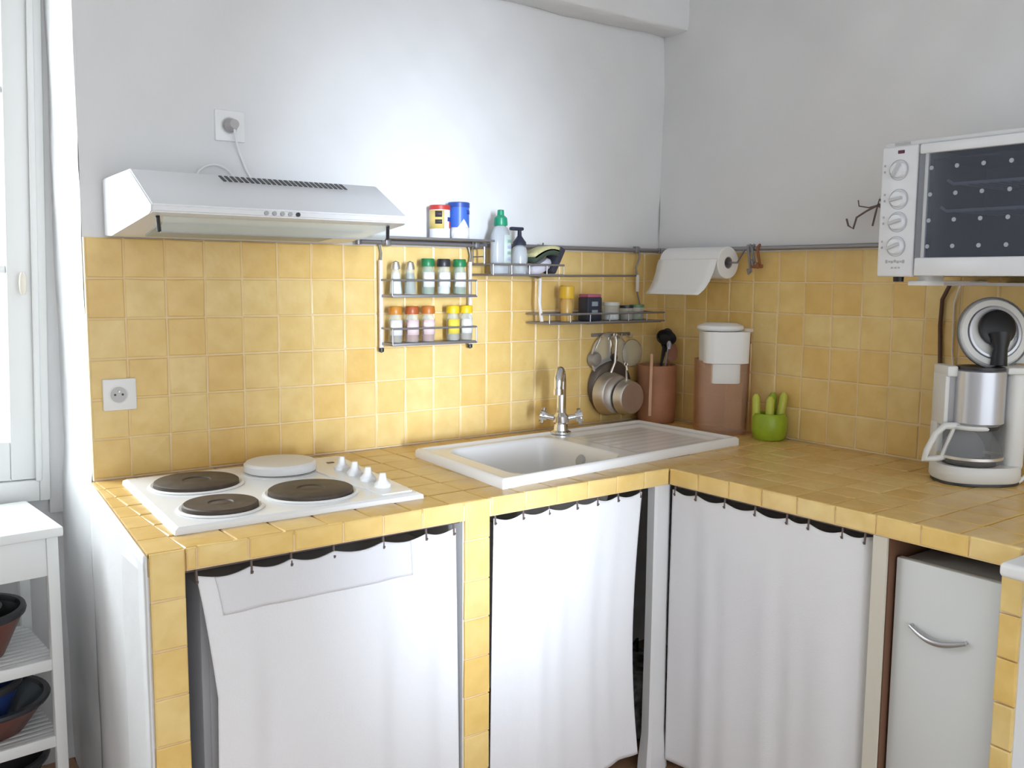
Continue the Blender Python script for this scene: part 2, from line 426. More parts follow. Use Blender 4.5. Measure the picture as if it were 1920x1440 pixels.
# ------------------------------------------------------------------ cart by the window with bowls
cx0, cx1, cy0, cy1 = -2.30, -.74, -.62, 2.62
cart = thing('kitchen_trolley', 'white painted wooden trolley with three slatted shelves standing under the window', 'trolley', (-1.9, 1.2, FLOOR))
def cpart(bx, name, bev=.03, m=paint):
    b = MB()
    for q in bx: b.box(*q, bev=bev)
    b.xf(Matrix.Translation(Vector((-.90, -.6, 0))) @ Matrix.Rotation(math.radians(4), 4, 'Z') @ Matrix.Translation(Vector((.8, .6, 0))))
    return b.done(name, m, cart)
CL = -4.9
cpart([(CL-.1, -.72, -1.10, -.66, 2.66, -.86)], 'tabletop', .05)
for x in (-1.02, CL):
    for y in (-.60, 2.25): cpart([(x, y, FLOOR, x+.26, y+.26, -1.10)], 'leg')
for y in (-.56, 2.35): cpart([(CL+.26, y, -2.05, -1.02, y+.12, -1.10)], 'apron', .02)
cpart([(-.95, -.34, -2.05, -.83, 2.25, -1.10)], 'apron', .02)
for z in (-4.25, -6.2, -8.0):
    cpart([(CL+.2, -.52, z-.16, -1.0, -.36, z+.12)], 'shelf_rail', .02); cpart([(CL+.2, 2.2, z-.16, -1.0, 2.36, z+.12)], 'shelf_rail', .02)
    for k in range(11): cpart([(CL+.1, -.32+k*.23, z, -.88, -.32+k*.23+.17, z+.1)], 'slat', .02)
def bowl(name, c, R, H, outm, inm, label, sx=1.0, group=None):
    t = thing(name, label, 'dish', c, group); x, y, z = c
    MB().lathe([(0, 0), (R*.55, 0), (R*.62, .03), (R*.93, H*.75), (R, H*.86), (R*.97, H*.88), (R*.9, H*.74), (R*.6, .12), (0, .10)], c, 40, sx).done('body', outm, t)
    MB().lathe([(R*.955, H*.86), (R*1.02, H*.86), (R*1.04, H*.93), (R*1.02, H), (R*.93, H), (R*.90, H*.9)], c, 40, sx, closed=True).done('rim', darkglaze, t)
    MB().lathe([(0, .13), (R*.6, .15), (R*.88, H*.75), (R*.95, H*.9)], c, 40, sx).done('glaze', inm, t)
    return t
bowl('round_dish', (-2.72, .7, -4.13), 1.25, 1.20, redclay, darkglaze, 'dark red earthenware bowl with black rim on the upper shelf of the white trolley')
bowl('small_bowl', (-2.85, .7, -3.96), .88, 1.05, darkglaze, darkglaze, 'small black bowl nested inside the red earthenware bowl')
bowl('oval_dish', (-2.45, .75, -6.09), 1.42, .85, redclay, mat('grey_glaze', (.12, .14, .16), .2), 'wide dark red oven dish with black rim on the lower trolley shelf', 1.0)
bowl('blue_bowl', (-2.72, .7, -5.93), 1.10, 1.22, blueglaze, blueglaze, 'dark blue bowl standing inside the wide red oven dish')
bowl('dark_pot', (-2.35, .75, -7.89), 1.25, 1.1, darkglaze, darkglaze, 'dark grey pot on the bottom shelf of the white trolley')

# ------------------------------------------------------------------ cooker hood
hood = thing('cooker_hood', 'white sloping cooker hood mounted on the wall above the hob', 'hood', (3.6, 0, 6.05))
X0, X1 = .60, 6.80
b = MB(); prof = [(-.06, 6.04), (-.75, 6.04), (-3.86, 6.40), (-4.03, 6.44), (-4.05, 6.60), (-2.45, 7.46), (-.06, 7.42)]
b.prism(prof, 'x', X0, X1)
es = [e for e in b.bm.edges]; bmesh.ops.bevel(b.bm, geom=es, offset=.03, segments=2, affect='EDGES')
b.done('hood_body', mat('hood_white', (.80, .81, .83), .3), hood)
def underz(y): return 6.04 + (-.75-y)*(.36/3.11)
b = MB(); P = [(X0+.7, -1.0), (X1-1.0, -1.0), (X1-.6, -2.9), (X0+.5, -2.9)]
V = [b.bm.verts.new((x, y, underz(y)-.035)) for x, y in P] + [b.bm.verts.new((x, y, underz(y)+.02)) for x, y in P]
b.bm.faces.new(V[:4]); b.bm.faces.new(V[4:][::-1])
for i in range(4): b.bm.faces.new((V[i], V[(i+1) % 4], V[4+(i+1) % 4], V[4+i]))
b.done('filter', filt, hood, smooth=False)
b = MB(); sl = Vector((0, -1.6, -.86)).normalized()
for i in range(24):
    x = 2.62 + i*.135
    s = MB()
    p0 = Vector((x, -2.50, 7.435)); p1 = p0 + sl*.30; n = Vector((0, -.47, .88))*.012
    q = [p0-Vector((.03, 0, 0)), p0+Vector((.045, 0, 0)), p1+Vector((.045+.03, 0, 0)), p1+Vector((.0, 0, 0))]
    V = [s.bm.verts.new(v+n) for v in q] + [s.bm.verts.new(v-n) for v in q]
    s.bm.faces.new(V[:4]); s.bm.faces.new(V[4:][::-1])
    for k in range(4): s.bm.faces.new((V[k], V[(k+1) % 4], V[4+(k+1) % 4], V[4+k]))
    s.done('vent_slot', dark_pl, hood, smooth=False)
b.bm.free()
for i in range(5):
    MB().tube([(3.12+i*.19, -4.02, 6.52), (3.12+i*.19, -4.085, 6.52)], .05, 12).done('button', grey_pl if i < 4 else dark_pl, hood)
for x, dx in ((.82, .10), (6.42, .14)):
    MB().tube([(x, -3.72, 6.36), (x+dx, -3.45, 6.07)], .045, 8).done('visor_hinge', dark_pl, hood)
b = MB(); b.prism([(-3.72, 6.37), (-3.68, 6.38), (-3.40, 6.06), (-3.44, 6.05)], 'x', .95, 6.5); b.done('visor', glass, hood)
MB().tube([(.95, -3.42, 6.05), (6.5, -3.42, 6.05)], .02, 6).done('visor_edge', grey_pl, hood)

# ------------------------------------------------------------------ sockets
def socket(name, x0, z0, label, plug=False):
    s = .79; t = thing(name, label, 'socket', (x0+s/2, -.07, z0))
    yy = -.075 if not plug else -.02
    b = MB(); b.box(x0, yy-.10, z0, x0+s, yy+.02, z0+s, bev=.03); b.done('plate', white_pl, t)
    cx, cz = x0+s*.46, z0+s*.5
    R = Matrix.Rotation(PI/2, 3, 'X')
    MB().lathe([(.22, 0), (.235, 0), (.235, .02), (.22, .02)], (cx, yy-.10, cz), 28, closed=True, tilt=R).done('collar', white_pl, t)
    MB().lathe([(0, .002), (.20, .002), (.20, .006), (0, .006)], (cx, yy-.10, cz), 28, tilt=R).done('well', mat('socket_well', (.55, .55, .55), .5), t)
    for dx in (-.09, .09): MB().tube([(cx+dx, yy-.10, cz), (cx+dx, yy-.115, cz)], .028, 8).done('contact_hole', dark_pl, t)
    MB().tube([(cx, yy-.10, cz+.08), (cx, yy-.17, cz+.08)], .024, 8).done('earth_pin', steel, t)
    return cx, yy, cz
socket('wall_socket', .39, 1.75, 'square white wall socket on the yellow tiles left of the hob')
cx, yy, cz = socket('wall_socket', 3.4, 8.6, 'square white wall socket on the plaster above the cooker hood', True)
t = thing('power_plug', 'pale grey plug with thin white cord hanging down to the cooker hood', 'plug', (cx, yy-.1, cz))
MB().tube([(cx, yy-.18, cz), (cx, yy-.20, cz), (cx, yy-.5, cz)], [.17, .17, .12], 16).done('plug_body', mat('plug_grey', (.45, .43, .43), .5), t)
pts = [(cx, yy-.45, cz-.08), (cx+.12, -.3, cz-.45), (4.04, -.12, 8.28), (4.2, -.1, 7.9), (4.4, -.15, 7.55), (4.45, -.3, 7.46)]
MB().tube(pts, .03, 8).done('cord', white_pl, t)
MB().tube(arc((3.35, -.15, 7.42), .55, PI, .1, 12), .03, 8).done('cord', white_pl, t)

# ------------------------------------------------------------------ hob
def quadmap(Q, u, v):
    (ax, ay), (bx, by), (cx, cy), (dx, dy) = Q
    return (ax*(1-u)*(1-v)+bx*u*(1-v)+cx*u*v+dx*(1-u)*v, ay*(1-u)*(1-v)+by*u*(1-v)+cy*u*v+dy*(1-u)*v)
hob = thing('electric_hob', 'white enamel electric hob with three brown plates set into the tiled counter', 'hob', (3.2, -3.6, .0))
b = MB()
V = []
for (ins, z) in ((-.02, .0), (.0, .10), (.12, .14)):
    L = []
    for u, v in ((0, 0), (1, 0), (1, 1), (0, 1)):
        x, y = quadmap(HOB, u, v); cxx, cyy = 3.25, -3.55
        d = Vector((cxx-x, cyy-y)).normalized()*ins; L.append(b.bm.verts.new((x+d.x, y+d.y, z)))
    V.append(L)
for A, B in zip(V, V[1:]):
    for i in range(4): b.bm.faces.new((A[i], A[(i+1) % 4], B[(i+1) % 4], B[i]))
b.bm.faces.new(V[-1]); b.bm.faces.new(V[0][::-1]); b.done('top_plate', white_en, hob, smooth=False)
for x, y, R in ((1.87, -2.48, .98), (1.55, -5.02, .80), (3.72, -4.84, .97)):
    MB().lathe([(R+.10, .13), (R+.12, .16), (R+.06, .19), (R, .17)], (x, y, 0), 48, closed=True).done('collar', white_en, hob)
    MB().lathe([(R*.99, .14), (R*.99, .25), (R*.95, .275), (R*.34, .275), (R*.31, .25), (R*.25, .25), (R*.22, .26), (0, .26)], (x, y, 0), 48).done('hotplate', iron, hob)
MB().lathe([(.3, .13), (.98, .14), (.98, .16), (.3, .16)], (4.12, -2.15, 0), 48, closed=True).done('collar', white_en, hob)
MB().lathe([(0, .16), (.82, .16), (.90, .20), (.91, .36), (.85, .42), (.2, .43), (0, .43)], (4.12, -2.15, 0), 48).done('hotplate_lid', mat('lid_white', (.78, .77, .76), .35), hob)
b = MB()
P = [(4.95, -6.0), (5.72, -6.02), (6.15, -1.2), (4.75, -1.15)]
V = [b.bm.verts.new((x, y, .135)) for x, y in P] + [b.bm.verts.new((x, y, .17)) for x, y in P]
b.bm.faces.new(V[:4][::-1]); b.bm.faces.new(V[4:])
for i in range(4): b.bm.faces.new((V[i], V[(i+1) % 4], V[4+(i+1) % 4], V[4+i]))
b.done('control_strip', white_en, hob, smooth=False)
for x, y in ((5.46, -2.93), (5.42, -3.72), (5.38, -4.50), (5.33, -5.32)):
    MB().lathe([(0, .16), (.20, .16), (.20, .24), (.17, .27), (.10, .34), (.07, .50), (0, .51)], (x, y, 0), 20).done('knob', white_pl, hob)
MB().box(5.5, -2.05, .165, 5.68, -1.93, .185).done('indicator_lamp', mat('dark_red', (.10, .01, .01), .3), hob)

# ------------------------------------------------------------------ sink
sink = thing('ceramic_sink', 'white ceramic sink with one bowl and draining board set in the counter corner', 'sink', (12.9, -4, 0))
def sst(a, b_, x):
    t = max(0, min(1, (x-a)/(b_-a))); return t*t*(3-2*t)
bu0, bu1, bv0, bv1 = .078, .500, .075, .905
def sinkh(u, v):
    e = min(u*9.3, (1-u)*9.3, v*4.5, (1-v)*4.5)
    z = .26 - .07*sst(.10, .24, e)                            # raised rim then ledge
    if e < .10: z = .26 - .06*(1-e/.10)**2
    # drainboard shallow recess
    d = min((u-.56)*9.3, (.965-u)*9.3, (v-.10)*4.5, (.90-v)*4.5)
    if d > 0: z -= .07*sst(0, .25, d) - .0
    if d > .3: z += .003*math.sin(v*4.5*14)*sst(.3, .5, d)
    # bowl, rounded corners
    w = min((u-bu0), (bu1-u))*9.3; h = min((v-bv0), (bv1-v))*4.5; rc = .55
    if w < rc and h < rc: dd = rc - math.hypot(rc-w, rc-h)
    else: dd = min(w, h)
    z -= 1.75*sst(0, .48, dd)
    return z
us = sorted(set([i/150 for i in range(151)] + [.004, .008, .012, .988, .992, .996]))
vs = sorted(set([i/80 for i in range(81)] + [.006, .018, .982, .994]))
b = MB(); V = [[b.bm.verts.new((*quadmap(SINK, u, v), sinkh(u, v))) for u in us] for v in vs]
for j in range(len(vs)-1):
    for i in range(len(us)-1): b.bm.faces.new((V[j][i], V[j][i+1], V[j+1][i+1], V[j+1][i]))
loop = V[0] + [r[-1] for r in V[1:]] + list(reversed(V[-1]))[1:] + [V[j][0] for j in range(len(vs)-2, 0, -1)]
low = [b.bm.verts.new((v.co.x, v.co.y, 0.0)) for v in loop]
for i in range(len(loop)): b.bm.faces.new((loop[i], loop[(i+1) % len(loop)], low[(i+1) % len(loop)], low[i]))
b.done('basin', white_ce, sink, ang=60)
x, y = quadmap(SINK, .29, .5)
MB().lathe([(0, -1.53), (.42, -1.53), (.44, -1.50), (.40, -1.48), (.3, -1.51), (0, -1.51)], (x, y, 0), 32).done('drain', steel, sink)
b = MB(); b.lathe([(0, 0), (.17, 0), (.19, .05), (.15, .09), (0, .09)], (12.36, -4.4, -.16), 20, 1, 1.0, tilt=Matrix.Rotation(-PI/2+.35, 3, 'Y')); b.done('overflow_grille', grey_pl, sink)

# mixer tap (stands on the sink ledge)
tx, ty, tz = 13.62, -1.95, .21
tap = thing('mixer_tap', 'chrome mixer tap with tall swan-neck spout and two handles behind the sink', 'tap', (tx, ty, tz))
MB().lathe([(0, 0), (.34, 0), (.34, .05), (.24, .10), (.21, .30), (.26, .36), (.26, .55), (.18, .62), (.13, .70), (0, .70)], (tx, ty, tz), 28).done('base', chrome, tap)
dx, dy = -.74, -.68
sp = [(tx, ty, tz+.6), (tx, ty, tz+1.65)] + [(tx+dx*(.36-.36*math.cos(a)), ty+dy*(.36-.36*math.cos(a)), tz+1.65+.38*math.sin(a)) for a in [PI*k/12 for k in range(1, 13)]] + [(tx+dx*.72, ty+dy*.72, tz+1.45)]
MB().tube(sp, [.15]*2 + [.14]*12 + [.13], 16).done('spout', chrome, tap)
MB().tube([(tx+dx*.72, ty+dy*.72, tz+1.50), (tx+dx*.72, ty+dy*.72, tz+1.32)], .16, 16).done('aerator', chrome, tap)
for s in (-1, 1):
    vx, vy = .8*s, -.6*s*1.0
    c = Vector((tx, ty, tz+.45)); e = c + Vector((vx, vy, .18))*.52
    MB().tube([c, c+(e-c)*.5, e], [.13, .10, .09], 14).done('valve', chrome, tap)
    hb = MB().tube([e-(e-c)*.12, e+(e-c)*.30], [.16, .19], 14)
    for k in range(4):
        a = k*PI/2+.4; d = (e-c).normalized(); p = d.cross(Vector((0, 0, 1))).normalized(); q = d.cross(p)
        w = p*math.cos(a)+q*math.sin(a); m0 = e+(e-c)*.12
        hb.tube([m0, m0+w*.26], [.055, .065], 8)
    hb.done('handle', chrome, tap)

# ------------------------------------------------------------------ rails
def rail(name, label, p0, p1, brk, n):
    t = thing(name, label, 'rail', p0)
    MB().tube([p0, p1], .075, 12).done('bar', wire, t)
    for e in (p0, p1): MB().lathe([(0, -.1), (.09, -.09), (.10, 0), (.09, .09), (0, .1)], e, 12).done('end_cap', wire, t)
    for q in brk:
        MB().box(q[0]-.09, q[1]-.09, q[2]-.11, q[0]+.09, q[1]+.09, q[2]+.13, bev=.03).done('clamp', wire, t)
        MB().tube([q, tuple(Vector(q)+Vector(n))], .07, 8).done('bracket', wire, t)
rail('wall_rail', 'dark metal rail along the top of the tiles on the back wall', (7.35, -.34, 6.12), (19.5, -.34, 6.12), [(8.3, -.34, 6.12), (11.45, -.34, 6.12), (18.35, -.34, 6.12)], (0, .32, 0))
rail('wall_rail', 'grey metal rail on the right wall running behind the mini oven', (XR-.34, -.5, 6.12), (XR-.34, -11.6, 6.12), [(XR-.34, -4.45, 6.12), (XR-.34, -11.3, 6.12)], (.32, 0, 0))
# narrow shelf on the rail, with two tins
shelf = MB(); shelf.box(7.45, -1.0, 6.2, 11.7, -.05, 6.27, bev=.02)
tag(shelf.done('rail_shelf', wire, loc=(9.5, -.5, 6.2)), 'narrow dark metal shelf plate lying on the left rail above the spice rack', 'shelf')
def tin(name, label, x, y, z, R, H, body, lid, bandm, lab):
    t = thing(name, label, 'tin', (x, y, z))
    MB().lathe([(0, 0), (R, 0), (R, H*.86), (0, H*.86)], (x, y, z), 28).done('body', body, t)
    MB().lathe([(0, H*.86), (R*1.04, H*.86), (R*1.04, H*.98), (R*.96, H), (0, H)], (x, y, z), 28).done('lid', lid, t)
    lab(t, x, y, z, R, H)
def band(t, x, y, z, R, z0, z1, a0, a1, m, name='printed_patch', n=8, k=1.008):
    b = MB(); b.grid(lambda u, v: (x+R*k*math.cos(a0+(a1-a0)*u), y+R*k*math.sin(a0+(a1-a0)*u), z+z0+(z1-z0)*v), n, 1); return b.done(name, m, t, solid=.008)
red = mat('tin_red', (.55, .05, .04), .4); yel = mat('label_yellow', (.80, .62, .20), .4); navy = mat('label_navy', (.03, .06, .30), .4)
blue = mat('tin_blue', (.06, .16, .60), .35); pw = mat('print_white', (.85, .85, .85), .5); pk = mat('print_dark', (.05, .04, .05), .5)
A = math.radians
def lab1(t, x, y, z, R, H):
    band(t, x, y, z, R, .28, H*.84, A(150), A(262), yel); band(t, x, y, z, R, .30, H*.6, A(300), A(340), red, k=1.012)
    for i, (z0, z1) in enumerate(((.62, .80), (.42, .55))): band(t, x, y, z, R, z0, z1, A(212), A(250), pk, k=1.02)
    band(t, x, y, z, R, .50, .62, A(285), A(330), navy, k=1.02)
tin('round_tin', 'short white and yellow tin with red lid on the rail shelf', 10.0, -.5, 6.27, .31, .98, pw, red, None, lab1)
def lab2(t, x, y, z, R, H):
    band(t, x, y, z, R, .0, .34, A(180), A(360), pw)
    b = MB(); b.grid(lambda u, v: (x+R*1.012*math.cos(A(230+70*u)), y+R*1.012*math.sin(A(230+70*u)), z+.34+v*.26*(1-abs(2*u-1))), 10, 2); b.done('printed_patch', pw, t, solid=.008)
    band(t, x, y, z, R, .74, .86, A(285), A(335), navy, k=1.015)
tin('round_tin', 'taller blue tin with white foot beside the red lidded tin', 10.68, -.5, 6.27, .32, 1.10, blue, mat('tin_blue_dark', (.03, .08, .36), .35), None, lab2)

# ------------------------------------------------------------------ hanging spice rack
rack = thing('spice_rack', 'two-tier hanging wire spice rack on the back wall rail', 'rack', (9.7, -.34, 3.0))
for x in (8.08, 11.22):
    MB().tube([(x, -.46, 6.12), (x-.0, -.5, 6.22), (x, -.36, 6.24), (x, -.22, 6.12), (x+.06, -.25, 5.8), (x, -.3, 5.5)], .03, 8).done('hook', wire, rack)
    MB().box(x-.055, -.36, 3.02, x+.055, -.26, 5.6, bev=.02).done('side_bar', palewire, rack)
    MB().lathe([(0, -.09), (.08, -.05), (.08, .05), (0, .09)], (x, -.32, 2.98), 10).done('foot_knob', dark_pl, rack)
for z in (4.60, 3.20):
    MB().box(8.08, -1.02, z-.08, 11.02, -.30, z-.0, bev=.01).done('tray', wire, rack)
    zz = z+.42
    MB().tube([(8.08, -.3, zz), (8.08, -1.0, zz), (11.0, -1.0, zz), (11.0, -.3, zz)], .03, 8).done('front_rod', wire, rack)
    for x in (8.08, 11.0): MB().tube([(x, -1.0, zz), (x, -1.0, z-.04)], .025, 6).done('rod', wire, rack)
def jar(label, x, z, capm, glassm, fillm, labm, H=1.05, R=.20):
    y = -.66; t = thing('spice_jar', label, 'jar', (x, y, z))
    MB().lathe([(0, 0), (R*.93, 0), (R, .04), (R, H*.62), (R*.78, H*.74), (R*.75, H*.80)], (x, y, z), 20).done('jar_glass', glassm, t)
    MB().lathe([(0, .03), (R*.9, .03), (R*.9, H*.45), (0, H*.45)], (x, y, z), 20).done('spice_filling', fillm, t)
    MB().lathe([(0, H*.78), (R*1.0, H*.78), (R*1.03, H*.82), (R*1.0, H*.97), (R*.9, H), (0, H)], (x, y, z), 20).done('cap', capm, t)
    if labm: band(t, x, y, z, R, H*.20, H*.62, A(190), A(350), labm, 'paper_label', 10, 1.02)
gcap = mat('green_cap', (.02, .20, .07), .35); ocap = mat('orange_cap', (.55, .22, .03), .35); bcap = mat('rust_cap', (.42, .10, .03), .35); ycap = mat('yellow_cap', (.80, .55, .02), .35)
plab = mat('pale_label', (.80, .80, .80), .6); pinkl = mat('pinkish_label', (.78, .62, .62), .6); ylab = mat('yellow_label', (.82, .66, .08), .6)
herb = mat('herb_green', (.22, .28, .12), .9, noise=.4, nscale=200); pap = mat('red_spice', (.40, .09, .04), .9, noise=.3, nscale=200); gr = mat('brown_spice', (.30, .22, .12), .9, noise=.3, nscale=200)
for x, label, m1, fill in ((8.38, 'full glass salt shaker with white salt on the upper rack tier', None, mat('salt', (.85, .85, .85), .8)), (8.86, 'glass pepper shaker of grey-green powder beside the salt shaker', None, mat('pepper', (.25, .27, .22), .9))):
    y, z = -.66, 4.61; t = thing('shaker', label, 'shaker', (x, y, z))
    MB().lathe([(0, 0), (.19, 0), (.20, .03), (.12, .72), (.115, .76)], (x, y, z), 16).done('shaker_glass', glass, t)
    MB().lathe([(0, .03), (.18, .03), (.12, .62), (0, .62)], (x, y, z), 16).done('powder', fill, t)
    MB().lathe([(0, .72), (.135, .72), (.14, .78), (.10, .93), (0, .97)], (x, y, z), 16).done('metal_top', steel, t)
jar('green capped jar nearest the pepper shaker on the upper rack tier', 9.47, 4.61, gcap, greenglass, herb, plab)
jar('black capped jar with a white label between the two green caps', 10.03, 4.61, dark_pl, glass, mat('white_spice', (.75, .75, .75), .9), pw)
jar('green capped jar at the right end of the upper rack tier', 10.60, 4.61, gcap, greenglass, herb, plab)
jar('orange capped spice jar at the left end of the lower rack tier', 8.36, 3.21, ocap, glass, gr, plab)
jar('rust capped spice jar with red powder, middle of three on the lower tier', 8.92, 3.21, bcap, glass, pap, pinkl)
jar('rust-orange capped jar right of the red powder jar', 9.48, 3.21, mat('rust_orange_cap', (.50, .16, .03), .35), glass, pap, pinkl)
jar('yellow capped jar with yellow label beside the gap on the lower tier', 10.36, 3.21, ycap, glass, gr, ylab)
jar('yellow capped jar at the right end of the lower rack tier', 10.84, 3.21, ycap, glass, gr, plab)

# ------------------------------------------------------------------ wire basket with washing-up things
bk = thing('wire_basket', 'small grey wire basket on the rail holding the washing-up bottles', 'basket', (12.6, -.9, 5.2))
x0, x1, y0, y1, zb, zt = 11.32, 14.1, -1.42, -.32, 5.20, 5.52
def loop_(z, r): return MB().tube([(x0, y0, z), (x1, y0, z), (x1, y1, z), (x0, y1, z), (x0, y0, z)], r, 8)
loop_(zt, .035).done('rim_wire', wire, bk); loop_(zb, .035).done('base_wire', wire, bk)
b = MB()
for i in range(1, 9): b.tube([(x0, y0+(y1-y0)*i/9, zb), (x1, y0+(y1-y0)*i/9, zb)], .018, 6)
b.done('grid_wires', wire, bk)
for i in range(5):
    x = x0+(x1-x0)*i/4; MB().tube([(x, y0, zt), (x, y0, zb)], .02, 6).done('upright', wire, bk)
for x in (x0, x1):
    MB().tube([(x, y0, zt), (x, y1, zt), (x, -.34, 6.26)], .03, 6).done('hanger', wire, bk)
for z in (5.75, 6.0): MB().tube([(x0, -.95, z), (x0, -.34, z)], .022, 6).done('side_wire', wire, bk)
MB().tube([(x0, -.95, 5.5), (x0, -.95, 6.05)], .03, 6).done('side_wire', wire, bk)

x, y, z = 11.98, -.88, 5.23
t = thing('dish_soap_bottle', 'clear washing-up liquid bottle with green cap standing in the wire basket', 'bottle', (x, y, z))
MB().lathe([(0, 0), (.33, 0), (.36, .06), (.36, .75), (.35, 1.15), (.24, 1.42), (.14, 1.50), (.14, 1.55)], (x, y, z), 28, 1, .62).done('bottle_body', mat('soap_bottle', (.62, .66, .70), .15, trans=.25), t)
MB().lathe([(0, 1.48), (.21, 1.48), (.22, 1.52), (.20, 1.72), (.11, 1.80), (.10, 1.96), (0, 1.98)], (x, y, z), 20).done('cap', mat('green_cap_bright', (.02, .30, .16), .3), t)
b = MB(); b.grid(lambda u, v: (x+.37*math.cos(A(265+75*u)), y+.235*math.sin(A(265+75*u)), z+.25+v*.95), 10, 1); b.done('paper_label', mat('pale_green_label', (.66, .78, .74), .5), t, solid=.01)
for k in range(4):
    b = MB(); b.grid(lambda u, v: (x+.378*math.cos(A(285+42*u)), y+.243*math.sin(A(285+42*u)), z+.42+k*.18+v*.09), 6, 1); b.done('label_print', mat('label_green', (.30, .48, .42), .5) if k % 2 else mat('label_blue', (.45, .5, .7), .5), t, solid=.008)
x, y, z = 12.78, -.8, 5.23
t = thing('soap_dispenser', 'small clear soap dispenser with black pump in the wire basket', 'bottle', (x, y, z))
MB().lathe([(0, 0), (.25, 0), (.27, .05), (.27, .60), (.22, .82), (.11, .92), (.11, .95)], (x, y, z), 24).done('bottle_body', mat('dispenser_body', (.66, .70, .74), .15, trans=.25), t)
MB().lathe([(0, .90), (.22, .90), (.21, 1.0), (.12, 1.12), (.07, 1.2), (.06, 1.40), (0, 1.40)], (x, y, z), 20).done('collar', mat('pump_black', (.03, .035, .06), .35), t)
MB().box(x-.36, y-.09, z+1.36, x+.12, y+.09, z+1.47, bev=.04).done('pump_nozzle', mat('pump_black', (0, 0, 0)), t)
# two sponges: yellow one on top of a pale oval pad
b = MB(); b.lathe([(0, -.16), (.36, -.15), (.46, -.04), (.46, .05), (.36, .15), (0, .17)], (0, 0, 0), 24, 1, .7)
b.xf(Matrix.Translation(Vector((13.42, -1.0, 5.47))) @ Matrix.Rotation(A(-26), 4, 'Y'))
tag(b.done('scrub_pad', mat('pad_lilac', (.62, .60, .68), .8), loc=(13.4, -1, 5.3)), 'pale lilac oval scrubbing pad lying in the wire basket', 'sponge')
t = thing('sponge', 'yellow sponge with dark green scouring side leaning on the pale pad', 'sponge', (13.5, -1.0, 5.6))
def spg(z0, z1, m, n):
    b = MB(); b.grid(lambda u, v: (13.02+u*1.0, -1.30+v*.6, 5.64+z1+.30*math.sin(u*2.1)-.02*u), 10, 2); b.done(n, m, t, solid=z1-z0)
spg(0, .14, mat('sponge_yellow', (.70, .66, .36), .9, noise=.2, nscale=120), 'foam')
spg(-.16, -.04+.06, mat('scourer_green', (.07, .10, .07), .95, noise=.3, nscale=200), 'scouring_layer')
b = MB(); b.box(-.12, -.3, -.45, .12, .3, .45, bev=.06); b.xf(Matrix.Translation(Vector((14.0, -.98, 5.68))) @ Matrix.Rotation(A(28), 4, 'Y'))
tag(b.done('scourer', mat('scourer_dark', (.06, .055, .08), .95, noise=.3, nscale=200), loc=(14, -1, 5.3)), 'dark scouring pad standing at the right end of the wire basket', 'sponge')

# ------------------------------------------------------------------ long hanging wire shelf
sh = thing('wire_shelf', 'long grey wire shelf hanging from the rail left of the corner', 'shelf', (16.3, -.8, 3.65))
x0, x1, y0, y1, zb, zt = 13.55, 18.75, -1.40, -.25, 3.66, 3.95
loop_(zt, .035).done('rim_wire', wire, sh); loop_(zb, .035).done('base_wire', wire, sh)
b = MB()
for i in range(1, 9): b.tube([(x0, y0+(y1-y0)*i/9, zb), (x1, y0+(y1-y0)*i/9, zb)], .02, 6)
b.done('grid_wires', wire, sh)
for i in range(7):
    x = x0+(x1-x0)*i/6; MB().tube([(x, y0, zt), (x, y0, zb)], .02, 6).done('upright', wire, sh)
MB().box(x0+1.7, y0+.05, zb-.06, x1-.1, y1-.05, zb-.02).done('base_plate', mat('brown_grey', (.22, .16, .13), .6), sh)
MB().tube([(13.6, -.95, 3.72), (13.5, -.93, 4.3), (13.55, -.9, 5.1)], .06, 8).done('side_bar', palewire, sh)
MB().tube([(13.55, -.9, 5.1), (13.62, -.3, 5.18), (18.45, -.3, 5.22)], .035, 8).done('back_rod', wire, sh)
MB().box(18.40, -.36, 4.65, 18.52, -.28, 5.25, bev=.02).done('side_bar', palewire, sh)
MB().tube([(18.46, -.3, 5.22), (18.40, -.3, 5.5), (18.55, -.3, 5.85), (18.5, -.34, 6.22)], .035, 8).done('hanger', wire, sh)
MB().tube([(13.9, -.3, 5.18), (13.9, -.34, 6.22)], .03, 8).done('hanger', wire, sh)
MB().tube([(18.7, -.3, 3.95), (18.46, -.3, 4.7)], .03, 8).done('hanger', wire, sh)
x, y, z = 14.72, -.85, 3.69
t = thing('tall_jar', 'tall amber bottle with yellow cap at the left end of the wire shelf', 'bottle', (x, y, z))
MB().lathe([(0, 0), (.19, 0), (.20, .05), (.20, .62), (.15, .75), (.15, .8)], (x, y, z), 20).done('body', mat('amber', (.62, .40, .12), .25), t)
MB().lathe([(0, .76), (.24, .76), (.25, .80), (.24, 1.14), (.20, 1.18), (0, 1.18)], (x, y, z), 20).done('cap', mat('amber_cap', (.72, .45, .04), .35), t)
x, y, z = 15.75, -.85, 3.69
t = thing('small_tin', 'small black tin with pink lid on the wire shelf', 'tin', (x, y, z))
MB().box(x-.33, y-.25, z, x+.33, y+.25, z+.80, bev=.05).done('body', mat('tin_black', (.03, .035, .055), .35), t)
MB().box(x-.30, y-.23, z+.79, x+.30, y+.23, z+.90, bev=.03).done('lid', mat('tin_pink', (.45, .12, .20), .4), t)
for zz in (.50, .22): MB().box(x-.14, y-.262, z+zz, x+.12, y-.25, z+zz+.15).done('printed_patch', mat('tin_print', (.28, .33, .38), .5), t)
gj = None
